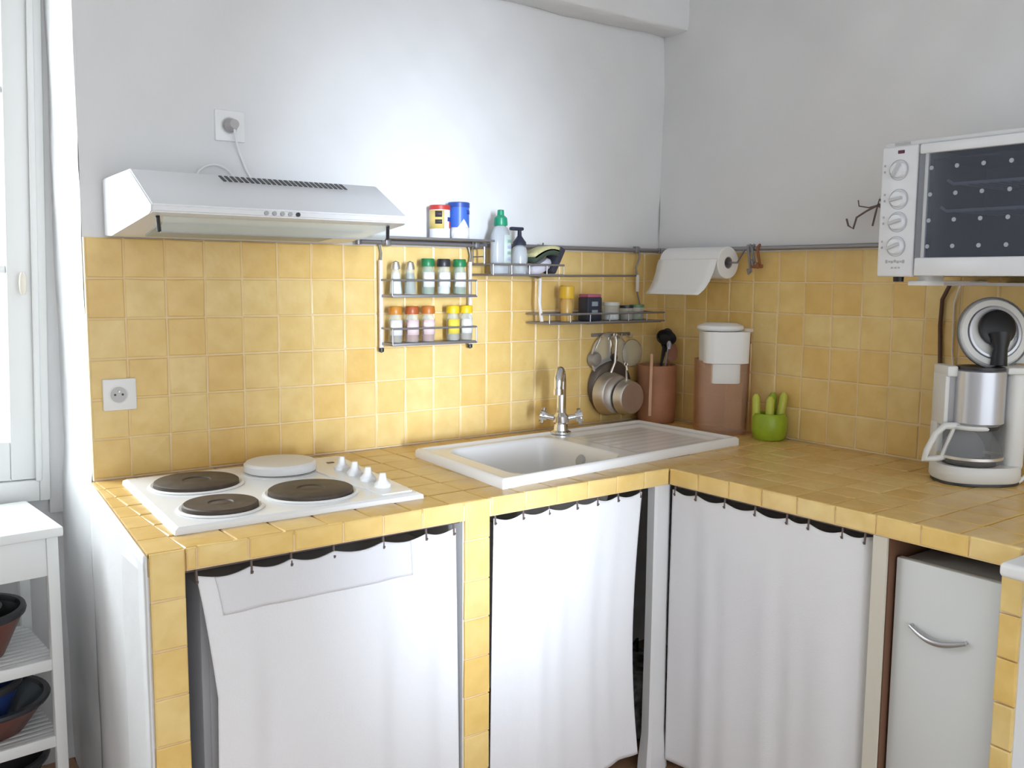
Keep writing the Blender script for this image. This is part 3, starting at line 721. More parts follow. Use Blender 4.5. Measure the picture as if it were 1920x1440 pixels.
for i, (x, yv, R, H, lab) in enumerate(((16.75, -.8, .30, .62, 'small glass jar with white lid nearest the black tin'), (17.42, -.85, .26, .5, 'small glass jar with dark lid in the middle of the wire shelf'), (17.98, -.8, .27, .52, 'small glass jar with green lid at the right end of the wire shelf'))):
    t = thing('glass_jar', lab, 'jar', (x, yv, 3.69))
    MB().lathe([(0, 0), (R*.95, 0), (R, .04), (R, H*.8), (R*.9, H*.85)], (x, yv, 3.69), 20).done('jar_glass', glass, t)
    MB().lathe([(0, .03), (R*.9, .03), (R*.9, H*.5), (0, H*.5)], (x, yv, 3.69), 20).done('filling', (plab, gr, herb)[i], t)
    MB().lathe([(0, H*.82), (R, H*.82), (R, H), (0, H)], (x, yv, 3.69), 20).done('lid', (mat('lid_pale', (.62, .62, .58), .4), dark_pl, mat('lid_green', (.12, .25, .12), .4))[i], t)

# ------------------------------------------------------------------ pans hanging on the tiles
def disc_prof(R, z): return [(0, z), (R, z)]
RY = Matrix.Rotation(PI/2, 3, 'X')         # lathe axis towards -y (the room)
for lab, cx, cz, R, dy in (('large glass pan lid with steel rim hanging on the tiles beside the crock', 17.30, 2.35, .88, -.16), ):
    t = thing('pan_lid', lab, 'lid', (cx, dy, cz))
    MB().lathe([(R*.95, .0), (R, .0), (R, .05), (R*.95, .06)], (cx, dy, cz), 40, closed=True, tilt=RY).done('rim', steel, t)
    MB().lathe([(0, .14), (R*.5, .11), (R*.95, .03)], (cx, dy, cz), 40, tilt=RY).done('glass_dome', glass, t)
    MB().lathe([(0, .14), (.08, .14), (.14, .25), (.12, .32), (0, .33)], (cx, dy, cz), 20, tilt=RY).done('knob', dark_pl, t)
def pan(name, lab, cx, cz, R, D, y, hz, m, hm, hw=.07, hlx=0.0):
    t = thing(name, lab, 'pan', (cx, y, cz))
    MB().lathe([(0, D), (R*.86, D), (R*.93, D-.05), (R, .05), (R*1.03, 0), (R*.98, 0), (R*.95, .05), (R*.88, D-.08), (0, D-.05)], (cx, y, cz), 40, tilt=RY).done('pan_body', m, t)
    MB().tube([(cx+hlx*.2, y-.05, cz+R*.96), (cx+hlx, y-.12, cz+R+.35), (cx+hlx, y-.16, hz-.15), (cx+hlx, y-.12, hz)], [hw, hw*.8, hw, hw*.9], 10).done('handle', hm, t)
    MB().tube(arc((cx+hlx, y-.10, hz+.06), .07, 0, 2*PI, 12, 'xz'), .022, 6).done('hanging_ring', steel, t)
pan('frying_pan', 'dark frying pan hanging flat against the tiles behind the saucepans', 17.35, 1.30, .98, .22, -.14, 2.95, mat('pan_dark', (.16, .13, .11), .4, metal=.5), steel, .07, -.1)
pan('saucepan', 'larger steel saucepan hanging by its handle on the tiles', 17.08, 1.08, .76, .42, -.42, 3.10, steel, steel, .06, .16)
pan('saucepan', 'smaller steel saucepan hanging in front on the right of the larger one', 17.45, .98, .62, .34, -.90, 2.1, mat('steel_light', (.80, .78, .75), .42, metal=1.0), steel, .045, -.12)
b = MB(); b.box(16.5, -.13, 3.08, 18.35, -.06, 3.2, bev=.02)
hk = thing('hook_strip', 'slim steel hook strip on the tiles holding the pans', 'hook', (17.4, -.1, 3.1)); b.done('strip', wire, hk)
for x in (16.75, 17.28, 17.64, 18.15): MB().tube([(x, -.1, 3.12), (x, -.3, 3.0), (x, -.42, 3.05), (x, -.44, 3.18)], .025, 6).done('hook', steel, hk)
# small strainer
t = thing('tea_strainer', 'small wire strainer with thin handle hanging left of the pans', 'strainer', (16.55, -.2, 2.4))
MB().lathe([(0, .22), (.2, .17), (.30, .02), (.31, 0)], (16.62, -.13, 2.30), 20, tilt=RY).done('mesh_bowl', mat('mesh_grey', (.45, .43, .40), .5, metal=.7), t)
MB().tube([(16.62, -.16, 2.6), (16.75, -.3, 3.05)], .025, 6).done('handle', steel, t)

# ------------------------------------------------------------------ crock with utensils
cx, cy = 18.86, -1.0
t = thing('utensil_crock', 'brown terracotta utensil crock standing in the counter corner', 'crock', (cx, cy, 0))
MB().lathe([(0, 0), (.62, 0), (.66, .05), (.69, .4), (.69, 1.9), (.71, 2.03), (.66, 2.05), (.62, 1.95), (.62, .1), (0, .1)], (cx, cy, 0.02), 40).done('body', crock_m, t)
def utensil(name, lab, pts, r, hm, head, hd):
    t = thing(name, lab, 'utensil', pts[0]); MB().tube(pts, r, 8).done('handle', hm, t); head(t, hd)
def ladle(t, m):
    b = MB(); b.lathe([(0, -.10), (.24, -.06), (.36, .05), (.38, .14), (.34, .14), (.22, .0), (0, -.04)], (0, 0, 0), 24, 1, .8)
    b.xf(Matrix.Translation(Vector((19.18, -1.05, 2.98))) @ Matrix.Rotation(A(-37), 4, 'Z') @ Matrix.Rotation(A(62), 4, 'X') @ Matrix.Rotation(A(15), 4, 'Y')); b.done('bowl', m, t)
utensil('ladle', 'black plastic ladle with a round bowl sticking out of the crock', [(18.75, -1.2, .4), (18.9, -1.15, 2.0), (19.08, -1.1, 2.75)], .05, black, ladle, black)
def spoonhead(c, rz, rx, sx, sy, m_):
    def f(t, m):
        b = MB(); b.lathe([(0, -.05), (.16, -.03), (.22, .02), (.16, .03), (0, .0)], (0, 0, 0), 20, sx, sy)
        b.xf(Matrix.Translation(Vector(c)) @ Matrix.Rotation(rz, 4, 'Z') @ Matrix.Rotation(rx, 4, 'X')); b.done('head', m, t)
    return f
utensil('serving_spoon', 'black serving spoon leaning to the right out of the crock', [(18.95, -.9, .4), (19.1, -.95, 2.0), (19.25, -1.0, 2.6)], .045, black, spoonhead((19.34, -1.02, 2.92), A(-37), A(78), 1.15, 2.0, 0), black)
utensil('spatula', 'reddish brown spatula in the crock below the black spoons', [(19.0, -1.2, .4), (19.15, -1.25, 2.0), (19.28, -1.3, 2.3)], .05, brownw, spoonhead((19.3, -1.3, 2.5), A(-37), A(80), .9, 1.6, 0), brownw)
utensil('fork', 'steel serving fork handle rising in the crock beneath the ladle', [(18.7, -1.3, .4), (18.9, -1.35, 2.0), (19.0, -1.4, 2.7)], .035, wire, spoonhead((19.02, -1.41, 2.78), A(-37), A(80), .4, .7, 0), wire)
t = thing('wooden_stick', 'pale wooden stick standing upright against the front of the terracotta crock', 'stick', (18.28, -1.62, 0))
MB().tube([(18.02, -1.52, .34), (18.12, -1.45, 2.2), (18.16, -1.42, 2.5)], [.06, .055, .055], 8).done('handle', mat('pale_handle', (.66, .40, .26), .5), t)
t = thing('pan_lid', 'small glass lid leaning on the tiles left of the ladle', 'lid', (18.3, -.3, 2.5))
MB().lathe([(.48, 0), (.5, 0), (.5, .04), (.48, .04)], (18.35, -.2, 2.45), 32, closed=True, tilt=RY).done('rim', steel, t)
MB().lathe([(0, .1), (.3, .07), (.49, .02)], (18.35, -.2, 2.45), 32, tilt=RY).done('glass_dome', glass, t)

# ------------------------------------------------------------------ paper towel on the right rail
px, pz = XR-.72, 5.66
pt = thing('paper_towel_holder', 'wire kitchen roll holder hanging from the rail on the right wall', 'holder', (px, -2.6, 5.8))
MB().tube([(XR-.34, -1.0, 6.12), (px, -1.0, pz), (px, -4.25, pz), (XR-.34, -4.25, 6.12)], .035, 8).done('rod', wire, pt)
rl = thing('kitchen_roll', 'white kitchen paper roll with a loose sheet hanging down', 'paper roll', (px, -2.6, 5.8))
RX = Matrix.Rotation(PI/2, 3, 'X')
MB().lathe([(.20, -1.33), (.50, -1.33), (.53, -1.30), (.53, 1.30), (.50, 1.33), (.20, 1.33)], (px, -2.55, pz), 40, closed=True, tilt=RX).done('roll', paper, rl)
MB().lathe([(.17, -1.32), (.21, -1.32), (.21, 1.32), (.17, 1.32)], (px, -2.55, pz), 24, closed=True, tilt=RX).done('core', mat('cardboard', (.35, .30, .30), .9), rl)
b = MB()
def sheet(u, v):
    y = -1.22 - 2.66*u
    path = [(px-.535, pz+.12), (px-.60, pz-.02), (px-.68, pz-.32), (px-.80, pz-.62), (px-.96, pz-.88), (px-1.15, pz-1.06)]
    t = v*5; i = min(4, int(t)); q = t-i
    return (path[i][0]+(path[i+1][0]-path[i][0])*q, y + .26*v*v*(u*1.0), path[i][1]+(path[i+1][1]-path[i][1])*q)
b.grid(sheet, 8, 20); b.done('loose_sheet', paper, rl, solid=.02)
# hooks on the rail
hk = thing('rail_hooks', 'cluster of dark hooks on the right wall rail beside the kitchen roll', 'hook', (XR-.34, -4.6, 5.7))
for i, (dy, dz, m) in enumerate(((0, -.45, wire), (-.22, -.55, brownw), (.15, -.75, wire))):
    y = -4.62+dy
    MB().tube([(XR-.34, y, 6.24), (XR-.46, y, 6.15), (XR-.42, y, 5.95), (XR-.34, y-.04, 6.12+dz), (XR-.5, y-.08, 6.05+dz), (XR-.55, y-.08, 6.2+dz)], .045, 8).done('hook', m, hk)
MB().box(XR-.5, -4.98, 5.48, XR-.3, -4.62, 5.60, bev=.03).done('hook_plate', brownw, hk)

# ------------------------------------------------------------------ smoked jug with white filter
cx, cy = 19.02, -3.80
t = thing('filter_jug', 'smoked brown plastic jug with a white coffee filter insert and lid', 'jug', (cx, cy, 0))
def sq(R, z, k=.22):  # rounded square ring profile helper
    return R, z
b = MB()
def sqlathe(b, prof, c, n=32, p=4.0, ang=0.0):
    rings = []
    for r, z in prof:
        L = []
        for i in range(n):
            a = 2*PI*i/n; ca, sa = math.cos(a), math.sin(a); k = (abs(ca)**p+abs(sa)**p)**(-1/p)
            x, y = r*k*ca, r*k*sa; L.append(b.bm.verts.new((c[0]+x*math.cos(ang)-y*math.sin(ang), c[1]+x*math.sin(ang)+y*math.cos(ang), c[2]+z)))
        rings.append(L)
    for A_, B_ in zip(rings, rings[1:]):
        for i in range(n): b.bm.faces.new((A_[i], A_[(i+1) % n], B_[(i+1) % n], B_[i]))
    b.bm.faces.new(rings[0][::-1])
    return b, rings
JA = A(-37)
sqlathe(b, [(.76, .02), (.80, .1), (.82, 2.45), (.79, 2.45), (.77, .15)], (cx, cy, 0), 36, 5, JA); b.done('jug_body', smoked, t)
b = MB(); _, R_ = sqlathe(b, [(.50, 1.72), (.52, 1.75), (.52, 2.36), (.74, 2.40), (.76, 3.42)], (cx-.22, cy-.29, 0), 36, 5, JA); b.bm.faces.new(R_[-1]); b.done('filter_insert', white_pl, t)
b = MB(); b.lathe([(0, 3.44), (.70, 3.44), (.76, 3.50), (.74, 3.60), (.55, 3.68), (0, 3.70)], (cx-.30, cy-.18, 0), 36); b.done('lid', white_pl, t)
v = Vector((.8, -.6, 0))
b = MB(); b.box(.70, -.12, 3.36, 1.12, .12, 3.50, bev=.04); b.xf(Matrix.Translation(Vector((cx, cy, 0))) @ Matrix.Rotation(JA, 4, 'Z')); b.done('grip', mat('grip_cream', (.75, .62, .52), .4), t)
b = MB(); b.tube([(cx+v.x*.98, cy+v.y*.98, 3.4), (cx+v.x*.92, cy+v.y*.92, 2.3), (cx+v.x*.86, cy+v.y*.86, .3)], .05, 8); b.done('jug_handle', brownw, t)

# ------------------------------------------------------------------ lime pot
cx, cy = 19.20, -5.72
t = thing('lime_pot', 'lime green ceramic pot with finger-shaped tops on the right worktop', 'pot', (cx, cy, 0))
MB().lathe([(0, 0), (.46, 0), (.52, .06), (.56, .35), (.54, .72), (.48, .84), (.40, .84), (.38, .5), (0, .45)], (cx, cy, .01), 32).done('body', lime, t)
for k, (o, d, h, lean) in enumerate(((-.40, .10, 1.45, -.03), (-.05, -.12, 1.40, .02), (.30, .02, 1.52, .14), (.12, .3, 1.48, .05))):
    bx, by = cx+.8*o+.6*d, cy-.6*o+.8*d
    b = MB(); b.tube([(bx, by, .55), (bx+.8*lean*.4, by-.6*lean*.4, .9), (bx+.8*lean, by-.6*lean, h-.12), (bx+.8*lean, by-.6*lean, h)], [.15, .13, .13, .06], 12)
    b.done('finger', limey if k < 3 else lime, t)

# ------------------------------------------------------------------ coffee maker
cmx, cmy = 18.38, -12.70
cm = thing('coffee_maker', 'white and silver filter coffee maker with open lid on the right worktop', 'coffee maker', (cmx, cmy, 0))
CMR = Matrix.Translation(Vector((cmx, cmy, 0))) @ Matrix.Rotation(-YAW, 4, 'Z')
def cp(b, name, m, label=None, **k):
    o = b.xf(CMR).done(name, m, cm, **k)
    if label: o['label'] = label
    return o
wcm = mat('appliance_white', (.74, .74, .72), .35); silver = mat('appliance_silver', (.55, .56, .60), .3, metal=.6)
b = MB(); sqlathe(b, [(1.02, .02), (1.0, .08)], (0, 0, 0), 40, 2.6); b.xf(Matrix.Translation(Vector((.08, 0, 0))) @ Matrix.Diagonal((.99, .82, 1, 1))); cp(b, 'foot', dark_pl)
b = MB(); _, R_ = sqlathe(b, [(1.02, .08), (1.06, .14), (1.05, .42), (1.0, .48)], (0, 0, 0), 40, 2.6); b.bm.faces.new(R_[-1]); b.xf(Matrix.Translation(Vector((.08, 0, 0))) @ Matrix.Diagonal((.99, .82, 1, 1))); cp(b, 'base', wcm)
b = MB(); b.lathe([(0, .48), (.62, .48), (.62, .53), (0, .53)], (-.12, -.12, 0), 32); cp(b, 'warming_plate', dark_pl)
b = MB(); b.box(.64, -.50, .3, 1.12, .62, 2.88, bev=.18, seg=4); cp(b, 'water_tank', wcm)
b = MB(); b.box(.50, -.56, 2.80, 1.20, .68, 2.98, bev=.05); cp(b, 'tank_rim', wcm)
b = MB(); b.box(-.84, -.12, 1.45, -.72, .6, 2.78, bev=.04); b.box(-.84, -.2, 2.70, -.56, .6, 2.98, bev=.05); b.box(-.86, .2, .4, -.66, .6, 1.5, bev=.06); cp(b, 'side_arm', wcm)
b = MB(); b.box(-.78, .30, .4, .70, .62, 2.75, bev=.06); b.box(-.74, -.10, 1.5, .68, .35, 2.82, bev=.05); cp(b, 'back_panel', mat('appliance_grey', (.40, .40, .42), .4))
b = MB(); b.lathe([(0, 1.42), (.44, 1.42), (.50, 1.48), (.55, 1.52), (.61, 1.56), (.61, 2.86), (.54, 2.90), (0, 2.90)], (.02, -.12, 0), 40); cp(b, 'filter_housing', silver, 'brushed silver housing')
b = MB(); b.lathe([(0, 1.38), (.48, 1.38), (.50, 1.42), (.50, 1.52), (0, 1.52)], (.02, -.12, 0), 32); cp(b, 'drip_ring', dark_pl)
b = MB(); b.lathe([(.0, 2.90), (.56, 2.90), (.56, 2.97), (.50, 2.97), (.4, 2.92), (0, 2.92)], (.02, -.12, 0), 32); cp(b, 'filter_rim', dark_pl)
TL = Matrix.Rotation(A(78), 3, 'X')   # lid stands open, its underside to the room
LC = (.50, .35, 3.78)
b = MB(); b.lathe([(0, -.10), (.70, -.10), (.86, -.04), (.90, .06), (.84, .14), (.70, .14), (.66, .05), (0, .05)], LC, 44, tilt=TL); cp(b, 'open_lid', wcm)
b = MB(); b.lathe([(.60, .05), (.66, .05), (.66, .16), (.60, .16)], LC, 40, closed=True, tilt=TL); cp(b, 'lid_ring', silver)
b = MB(); b.lathe([(.90, .02), (.93, .02), (.93, .10), (.90, .10)], LC, 44, closed=True, tilt=TL); cp(b, 'lid_trim', mat('trim_dark_grey', (.16, .16, .17), .4))
b = MB(); b.lathe([(0, .05), (.46, .05), (.46, .14), (.38, .18), (0, .12)], (LC[0]+.06, LC[1]-.02, LC[2]+.12), 32, tilt=TL); cp(b, 'shower_head', black)
b = MB(); b.tube([(.58, .15, 3.75), (.56, .02, 3.4), (.52, -.02, 2.98)], [.30, .17, .20], 16); cp(b, 'hinge_arm', black)
b = MB(); b.box(.98, .2, 2.98, 1.7, .66, 3.75, bev=.14); cp(b, 'tank_lid', mat('tank_lid_grey', (.58, .60, .62), .4))
# carafe
cc = (-.12, -.14, .53)
b = MB(); b.lathe([(0, 0), (.68, 0), (.75, .06), (.76, .20), (.70, .42), (.56, .66), (.45, .80), (.44, .88)], cc, 40); cp(b, 'carafe_glass', glass_mat('carafe_glass_mat', (.85, .86, .86), .80, .05, (.5, .5, .5)), 'clear glass carafe')
b = MB(); b.lathe([(.70, .13), (.765, .13), (.765, .20), (.70, .20)], cc, 40, closed=True); cp(b, 'carafe_band', steel)
b = MB(); b.lathe([(0, .86), (.50, .86), (.52, .90), (.50, .96), (.2, 1.0), (0, 1.0)], cc, 32); cp(b, 'carafe_lid', wcm)
b = MB(); hp = [(-.50, -.22, 1.46), (-.86, -.24, 1.46), (-1.08, -.25, 1.26), (-1.28, -.26, .84), (-1.34, -.26, .62), (-1.08, -.25, .62), (-.82, -.24, .66)]
b.tube(hp, [.10, .09, .08, .08, .09, .08, .07], 10); cp(b, 'carafe_handle', wcm)
b = MB(); b.tube([(-.62, -.24, 1.42), (-.72, -.24, 1.15), (-.90, -.25, .66)], .05, 8); cp(b, 'handle_strap', wcm)
# cords near the coffee maker
tag(MB().tube([(19.62, -11.2, 5.02), (19.66, -10.98, 4.6), (19.68, -10.95, 3.9), (19.68, -11.0, 3.0), (19.66, -11.1, 1.4), (19.6, -11.3, .1)], .055, 8).done('electric_cable', mat('brown_cord', (.10, .05, .03), .5), loc=(19.6, -11, 0)), 'thick dark brown cord running down the tiles behind the coffee maker', 'cord')
tag(MB().tube([(19.66, -11.45, 5.0), (19.70, -11.3, 4.5), (19.70, -11.32, 3.2), (19.66, -11.5, 2.0), (19.6, -11.7, .1)], .025, 8).done('electric_cable', palewire, loc=(19.6, -11.4, 0)), 'thin pale cord running down the tiles beside the brown cord', 'cord')
tag(MB().tube([(18.95, -13.62, .05), (19.2, -13.75, .25), (19.45, -13.75, .55), (19.7, -13.9, .75)], [.05, .06, .09, .10], 8).done('plug_cord', white_pl, loc=(19.2, -13.7, 0)), 'short white cord with plug at the right foot of the coffee maker', 'cord')

# ------------------------------------------------------------------ mini oven on its bracket
OX, OY0, OY1, OZ0, OZ1 = 16.20, -11.12, -15.75, 5.22, 8.36
br = thing('oven_bracket', 'white and grey wall bracket shelf carrying the mini oven', 'bracket', (18, -13, 5))
MB().box(OX+.5, -15.3, 5.0, XR-.08, -12.6, 5.07).done('tray', mat('tray_grey', (.38, .36, .36), .5), br)
for y in (-11.75, -15.2): MB().box(OX+.35, y-.40, 4.99, XR-.08, y, 5.11, bev=.02).done('arm', white_pl, br)
for y in (-15.4,): MB().prism([(OX+2.2, 5.0), (XR-.08, 5.0), (XR-.08, 3.9)], 'y', y-.05, y+.05).done('strut', white_pl, br)
ov = thing('mini_oven', 'white mini oven with dark glass door mounted on the right wall', 'oven', (18, -13.4, 5.11))
OW = mat('oven_white', (.78, .79, .82), .3)
b = MB(); w = .12
b.box(OX+.06, OY1, OZ0, XR-.5, OY0, OZ0+w, bev=.03); b.box(OX+.06, OY1, OZ1-w, XR-.5, OY0, OZ1, bev=.03)
b.box(OX+.06, OY0-1.0, OZ0, XR-.5, OY0, OZ1, bev=.04); b.box(OX+.06, OY1, OZ0, XR-.5, OY1+.15, OZ1, bev=.03); b.box(XR-.7, OY1, OZ0, XR-.5, OY0, OZ1)
b.done('case', OW, ov)
b = MB(); cav = mat('oven_cavity', (.16, .17, .19), .45)
b.box(OX+.3, OY1+.2, OZ0+.35, XR-.8, OY0-1.15, OZ0+.4); b.box(OX+.3, OY1+.2, OZ1-.4, XR-.8, OY0-1.15, OZ1-.35); b.box(XR-.9, OY1+.2, OZ0+.35, XR-.8, OY0-1.15, OZ1-.35)
b.box(OX+.3, OY0-1.2, OZ0+.35, XR-.8, OY0-1.15, OZ1-.35); b.box(OX+.3, OY1+.2, OZ0+.35, XR-.8, OY1+.25, OZ1-.35); b.done('cavity', cav, ov)
b = MB(); b.box(OX-.04, OY0-.96, OZ0-.02, OX+.12, OY0, OZ1, bev=.06, seg=3); b.done('control_panel', OW, ov)
TY = Matrix.Rotation(-PI/2, 3, 'Y')
for k, (y, z) in enumerate(((-11.60, 7.78), (-11.63, 7.08), (-11.63, 6.53), (-11.62, 5.94))):
    MB().lathe([(.235, 0), (.25, 0), (.25, .015), (.235, .015)], (OX-.04, y, z), 28, closed=True, tilt=TY).done('dial_ring', mat('dial_grey', (.50, .51, .53), .5), ov)
    kb = MB(); kb.lathe([(0, 0), (.20, 0), (.20, .05), (.17, .12), (0, .13)], (OX-.04, y, z), 28, tilt=TY)
    q = MB(); kb.done('knob', OW, ov)
    a = (.5, 1.4, 1.3, 1.2)[k]
    q.box(-.10, -.035, -.17, 0, .035, .17, bev=.02); q.xf(Matrix.Translation(Vector((OX-.14, y, z))) @ Matrix.Rotation(a, 4, 'X')); q.done('knob_grip', mat('grip_grey', (.55, .56, .58), .4), ov)
    for dz in (-.05, .10): MB().box(OX-.05, y+.36, z+dz, OX-.035, y+.40, z+dz+.05).done('dial_mark', grey_pl, ov)
MB().box(OX-.055, -11.72, 8.17, OX-.03, -11.55, 8.25, bev=.01).done('emblem', mat('emblem_dark', (.10, .02, .04), .4), ov)
for i in range(7): MB().box(OX-.05, -11.36-.075*i-.05, 5.53+(.02 if i % 2 else 0), OX-.036, -11.36-.075*i, 5.59+(.02 if i % 3 == 0 else 0)).done('panel_lettering', grey_pl, ov)
for i in range(3): MB().box(OX-.05, -11.52-.09*i-.05, 5.40, OX-.036, -11.52-.09*i, 5.44).done('panel_lettering', grey_pl, ov)
# top bezel with a printed plate
b = MB(); b.box(OX-.02, OY1, OZ1-.02, OX+.9, OY0-.05, OZ1+.10, bev=.04); b.done('top_cover', mat('oven_top', (.68, .69, .70), .35), ov)
MB().box(OX-.035, -11.85, OZ1+.01, OX-.015, -11.45, OZ1+.07).done('nameplate', grey_pl, ov)
# door frame (bottom, top, sides) and glass
dy0, dy1 = OY0-1.02, OY1+.02
b = MB(); b.box(OX-.10, dy1, OZ0, OX+.10, dy0, 5.66, bev=.04); b.box(OX-.10, dy1, 8.10, OX+.10, dy0, OZ1-.02, bev=.04)
b.box(OX-.10, dy1, 5.6, OX+.10, dy1+.2, 8.15, bev=.03); b.done('door_frame', OW, ov)
b = MB(); b.box(OX-.05, dy0-.13, 5.64, OX+.08, dy0+.02, 8.12); b.done('door_gap', mat('gap_grey', (.20, .21, .24), .4), ov, smooth=False)
b = MB(); b.box(OX-.07, dy0-.21, 5.64, OX+.08, dy0-.13, 8.12, bev=.02); b.done('door_strip', mat('strip_grey', (.55, .56, .58), .4), ov)
b = MB(); b.box(OX-.03, dy1+.15, 5.62, OX+.03, dy0-.18, 8.14); b.done('door_glass', darkglass, ov, smooth=False)
dotm = mat('dot_grey', (.40, .43, .47), .6)
for z in (7.76, 7.14, 6.53, 5.92):
    for k in range(6):
        MB().tube([(OX-.03, -12.42-k*.615, z), (OX-.042, -12.42-k*.615, z)], .052, 10).done('dot', dotm, ov)
for n, z, y0_ in ((0, 7.36, -12.75), (1, 6.74, -12.62)):
    b = MB(); xx = OX+.12
    b.tube([(xx, y0_, z+.10), (xx, y0_-.15, z), (xx, OY1+.3, z)], .038, 8)
    for k in range(12): b.tube([(xx, y0_-.2-k*.24, z), (XR-1.0, y0_-.2-k*.24, z)], .016, 6)
    b.done('wire_rack', mat('rack_pale', (.95, .95, .95), .4), ov)
for y in (-11.5, -15.4): MB().lathe([(0, 0), (.12, 0), (.13, .14), (0, .14)], (OX+.35, y, OZ0-.14), 16).done('foot', black, ov)
for y in (-11.95, -15.0): MB().box(OX+.45, y-.25, OZ0-.12, OX+1.2, y+.0, OZ0+.01).done('rear_foot', OW, ov)

# twisted wire ornament left of the oven
t = thing('wire_hanger', 'bent rusty wire hooks on the right wall beside the mini oven', 'hook', (19.5, -8.4, 7))
wm = mat('rusty_wire', (.16, .12, .11), .6)
MB().tube([(19.6, -7.92, 6.92), (19.55, -8.02, 6.72), (19.5, -8.22, 6.62), (19.6, -8.25, 6.95), (19.62, -8.55, 7.12), (19.65, -8.95, 7.30)], .03, 8).done('hook', wm, t)
MB().tube([(19.6, -8.28, 7.45), (19.62, -8.30, 7.28), (19.66, -8.6, 7.22), (19.66, -8.92, 7.28)], .02, 8).done('hook', wm, t)
MB().tube([(19.7, -9.25, 7.0), (19.62, -8.95, 7.45), (19.62, -8.85, 7.05), (19.6, -8.78, 6.68)], .03, 8).done('hook', wm, t)
MB().tube([(19.66, -8.9, 7.28), (19.64, -9.3, 7.05)], .05, 8).done('stem', wm, t)
MB().tube([(19.6, -8.93, 7.42), (19.6, -9.05, 7.62), (19.6, -9.25, 7.66)], .018, 6).done('hook', palewire, t)

# ------------------------------------------------------------------ curtains under the counter
def curtain(label, P, s0, s1, zt, zb, hooks, seed, edge=lambda v: (0, 0), amp=.10, hem=None, flare=0.0, base=0.0, tuck=0.0):
    """P(s, d, z) -> point; s runs along the rod, d is the distance out into the room"""
    rnd = random.Random(seed); ph = [rnd.uniform(0, 6.28) for _ in range(6)]; fr = [rnd.uniform(.8, 1.2) for _ in range(6)]
    L = s1-s0
    def top(s):
        hs = sorted(hooks)
        for a, c in zip(hs, hs[1:]):
            if a <= s <= c: q = (s-a)/(c-a); return -.10*math.sin(PI*q)**1.0*min(1, (c-a)/.9)
        return 0
    def f(u, v, off=0.0):
        e0, e1 = edge(v); s = s0+e0 + u*(L+e1-e0); s_ = s0+u*L
        fold = sum(math.sin(s_*w*fr[i]+ph[i]+v*.5*(i-1))*a for i, (w, a) in enumerate(((2.2, .45), (3.9, .35), (6.3, .22), (9.5, .10))))
        d = base + amp*fold*(.25+.75*min(1, v*2.5)) + flare*v + off
        d -= tuck*max(0, (u-.955)/.045)**1.5
        z = zt + top(s)*(1-min(1, v*9)) - v*(zt-zb(u)) 
        z += .0
        return P(s, d, z)
    b = MB(); b.grid(f, 110, 60)
    mid = P((s0+s1)/2, 0, zt)
    root = b.done('curtain', cloth, loc=(mid[0], mid[1], zt), ang=80, solid=.02); tag(root, label, 'curtain')
    if hem:
        h0, h1, hz = hem; b = MB(); b.grid(lambda u, v: f(h0+(h1-h0)*u, v*hz, .022), 80, 10); b.done('hem', linen, root, ang=80, solid=.015)
    for s in hooks:
        q0 = P(s, base-.02, zt+.17); q1 = P(s, base-.10, zt+.22); q2 = P(s, base+.02, zt-.16); q3 = P(s, base+.05, zt-.10)
        MB().tube([q1, q0, q2, q3], .028, 6).done('curtain_hook', wm, root)
    return root
Pb = lambda s, d, z: (s, -6.98-d, z)
Pr = lambda s, d, z: (FX+.14-d, s, z)
def rod(label, p, q): 
    t = MB().tube([p, q], .035, 8).done('curtain_rod', wm, loc=p); tag(t, label, 'curtain rod', )
rod('dark wire curtain rod across the bay below the hob', (.12, -6.90, -.52), (6.45, -6.90, -.50))
rod('dark wire curtain rod across the bay below the sink bowl', (7.18, -6.90, -.46), (12.6, -6.90, -.46))
rod('dark wire curtain rod across the bay of the right run', (FX+.22, -7.15, -.50), (FX+.22, -13.24, -.50))
curtain('white cotton curtain hanging below the hob', Pb, .34, 6.30, -.62, lambda u: -8.3, [.36, 1.45, 2.29, 3.24, 4.42, 5.51, 6.25], 3,
        edge=lambda v: (.42*min(1, v*3.0)**.8-.15*v, .12*v), amp=.10, hem=(.06, .80, .115))
curtain('brightly lit white curtain hanging below the sink bowl', Pb, 7.38, 12.25, -.56, lambda u: -8.25+.30*sst(.5, 1, u), [7.42, 8.26, 9.06, 9.98, 10.67, 11.4, 12.2], 5,
        edge=lambda v: (-.08*v, -.35*math.sin(v*PI*.9)+.15*v), amp=.085, hem=None)
curtain('white curtain on the right run beside the white cabinet', Pr, -7.16, -13.18, -.60, lambda u: -8.35, [-7.24, -7.99, -8.97, -9.94, -10.89, -11.5, -12.41, -12.98], 8,
        edge=lambda v: (0, 0), amp=.09, hem=None, tuck=.35)

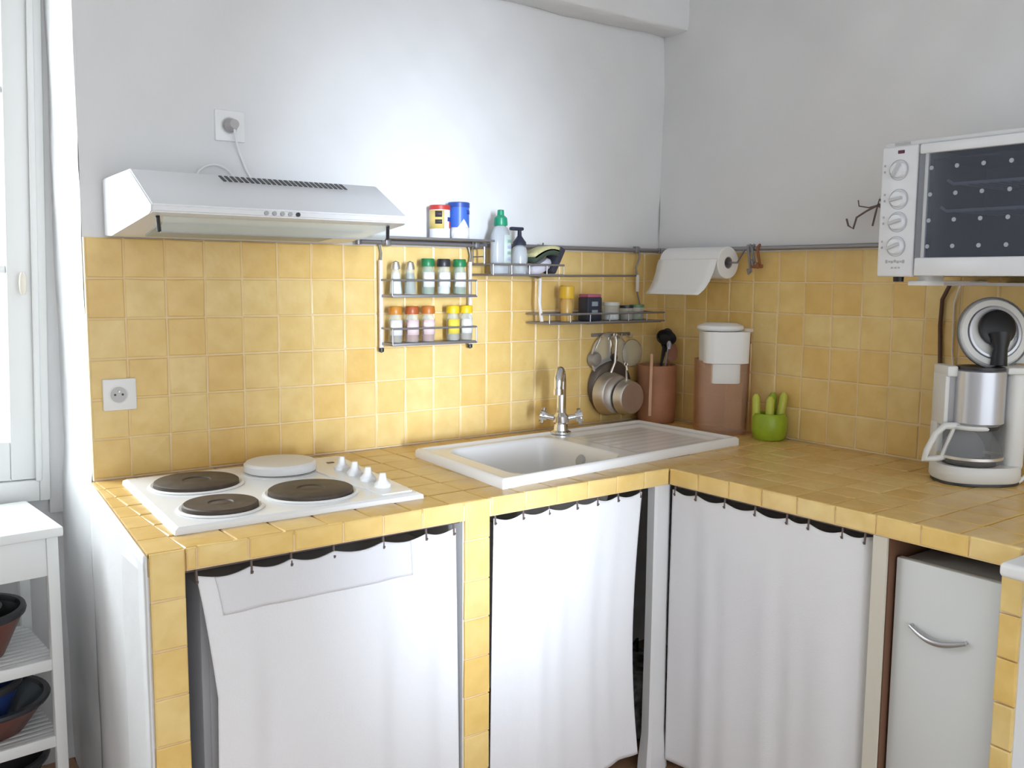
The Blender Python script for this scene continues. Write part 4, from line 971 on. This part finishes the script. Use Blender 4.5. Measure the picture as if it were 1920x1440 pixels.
# what shows in the gaps behind the curtains
b = MB(); b.box(.55, -6.5, FLOOR+.02, 5.9, -1.0, -1.0, bev=.06); ap = b.done('under_counter_appliance', mat('appliance_dull', (.45, .45, .47), .5), loc=(3.2, -3.7, FLOOR)); tag(ap, 'grey appliance mostly hidden behind the curtain below the hob', 'appliance')
MB().box(.7, -6.54, -8.2, 5.75, -6.49, -1.2, bev=.02).done('front_panel', mat('appliance_front', (.52, .52, .54), .5), ap)
b = MB(); b.box(13.2, -5.6, FLOOR+.02, 15.4, -3.6, -6.6, bev=.15, seg=3); bag = b.done('storage_bag', mat('speckled_bag', (.50, .50, .50), .8, color2=(.06, .06, .06), nscale=28), loc=(14.3, -4.6, FLOOR)); tag(bag, 'grey speckled bag glimpsed in the gap right of the middle curtain', 'bag')
MB().tube([(13.6, -5.2, -6.65), (13.7, -5.0, -6.1), (14.8, -4.4, -6.1), (15.0, -4.2, -6.65)], .05, 8).done('bag_handle', black, bag)

# ------------------------------------------------------------------ white cabinet in the right bay
cb = thing('white_cabinet', 'narrow white cabinet with a curved handle under the right worktop', 'cabinet', (14.5, -14.75, FLOOR))
MB().box(13.66, -15.86, FLOOR+.05, 18.5, -13.70, -.94, bev=.03).done('carcass', mat('carcass_grey', (.36, .37, .38), .5), cb)
MB().box(13.44, -15.92, FLOOR+.6, 13.64, -13.66, -.90, bev=.03).done('door', mat('cabinet_white', (.74, .76, .75), .4), cb)
hp = [(13.42-.10*math.sin(PI*k/12)-.06, -14.10-1.22*k/12, -2.30-.16*math.sin(PI*k/12)-.02*k/12) for k in range(13)]
b = MB(); b.tube(hp, [.045+.03*math.sin(PI*k/12) for k in range(13)], 10); b.tube([(13.46, -14.12, -2.30), (13.36, -14.12, -2.30)], .04, 8); b.tube([(13.46, -15.30, -2.32), (13.36, -15.30, -2.32)], .04, 8)
h = b.done('handle', mat('handle_satin', (.55, .55, .57), .3, metal=.9), cb); h['label'] = 'curved satin metal handle'
# white table top at the right edge
tb = thing('white_table', 'white table top with rounded edge at the right end of the counter', 'table', (14, -18.5, FLOOR))
MB().box(11.95, -21.0, -.30, 18.0, -16.52, -.02, bev=.09, seg=4).done('tabletop', white_en, tb)
for x in (13.6, 17.6):
    for y in (-18.4, -20.7): MB().box(x, y-.2, FLOOR, x+.2, y, -.30, bev=.03).done('leg', paint, tb)
GROUPS = {'spice_jar': 'spice jars on the hanging rack', 'shaker': 'glass shakers on the hanging rack', 'round_tin': 'tins on the rail shelf', 'curtain': 'curtains under the counter',
          'curtain_rod': 'curtain rods under the counter', 'saucepan': 'steel saucepans on the tiles', 'wall_socket': 'wall sockets', 'glass_jar': 'small glass jars on the wire shelf',
          'pan_lid': 'glass lids on the tiles', 'electric_cable': 'cables beside the coffee maker', 'wall_rail': 'rails above the tiles'}
for o in bpy.data.objects:
    n = o.name.split('.')[0]
    if o.parent is None and n in GROUPS and 'label' in o: o['group'] = GROUPS[n]
for o in bpy.data.objects:
    if '_o' in o: del o['_o']
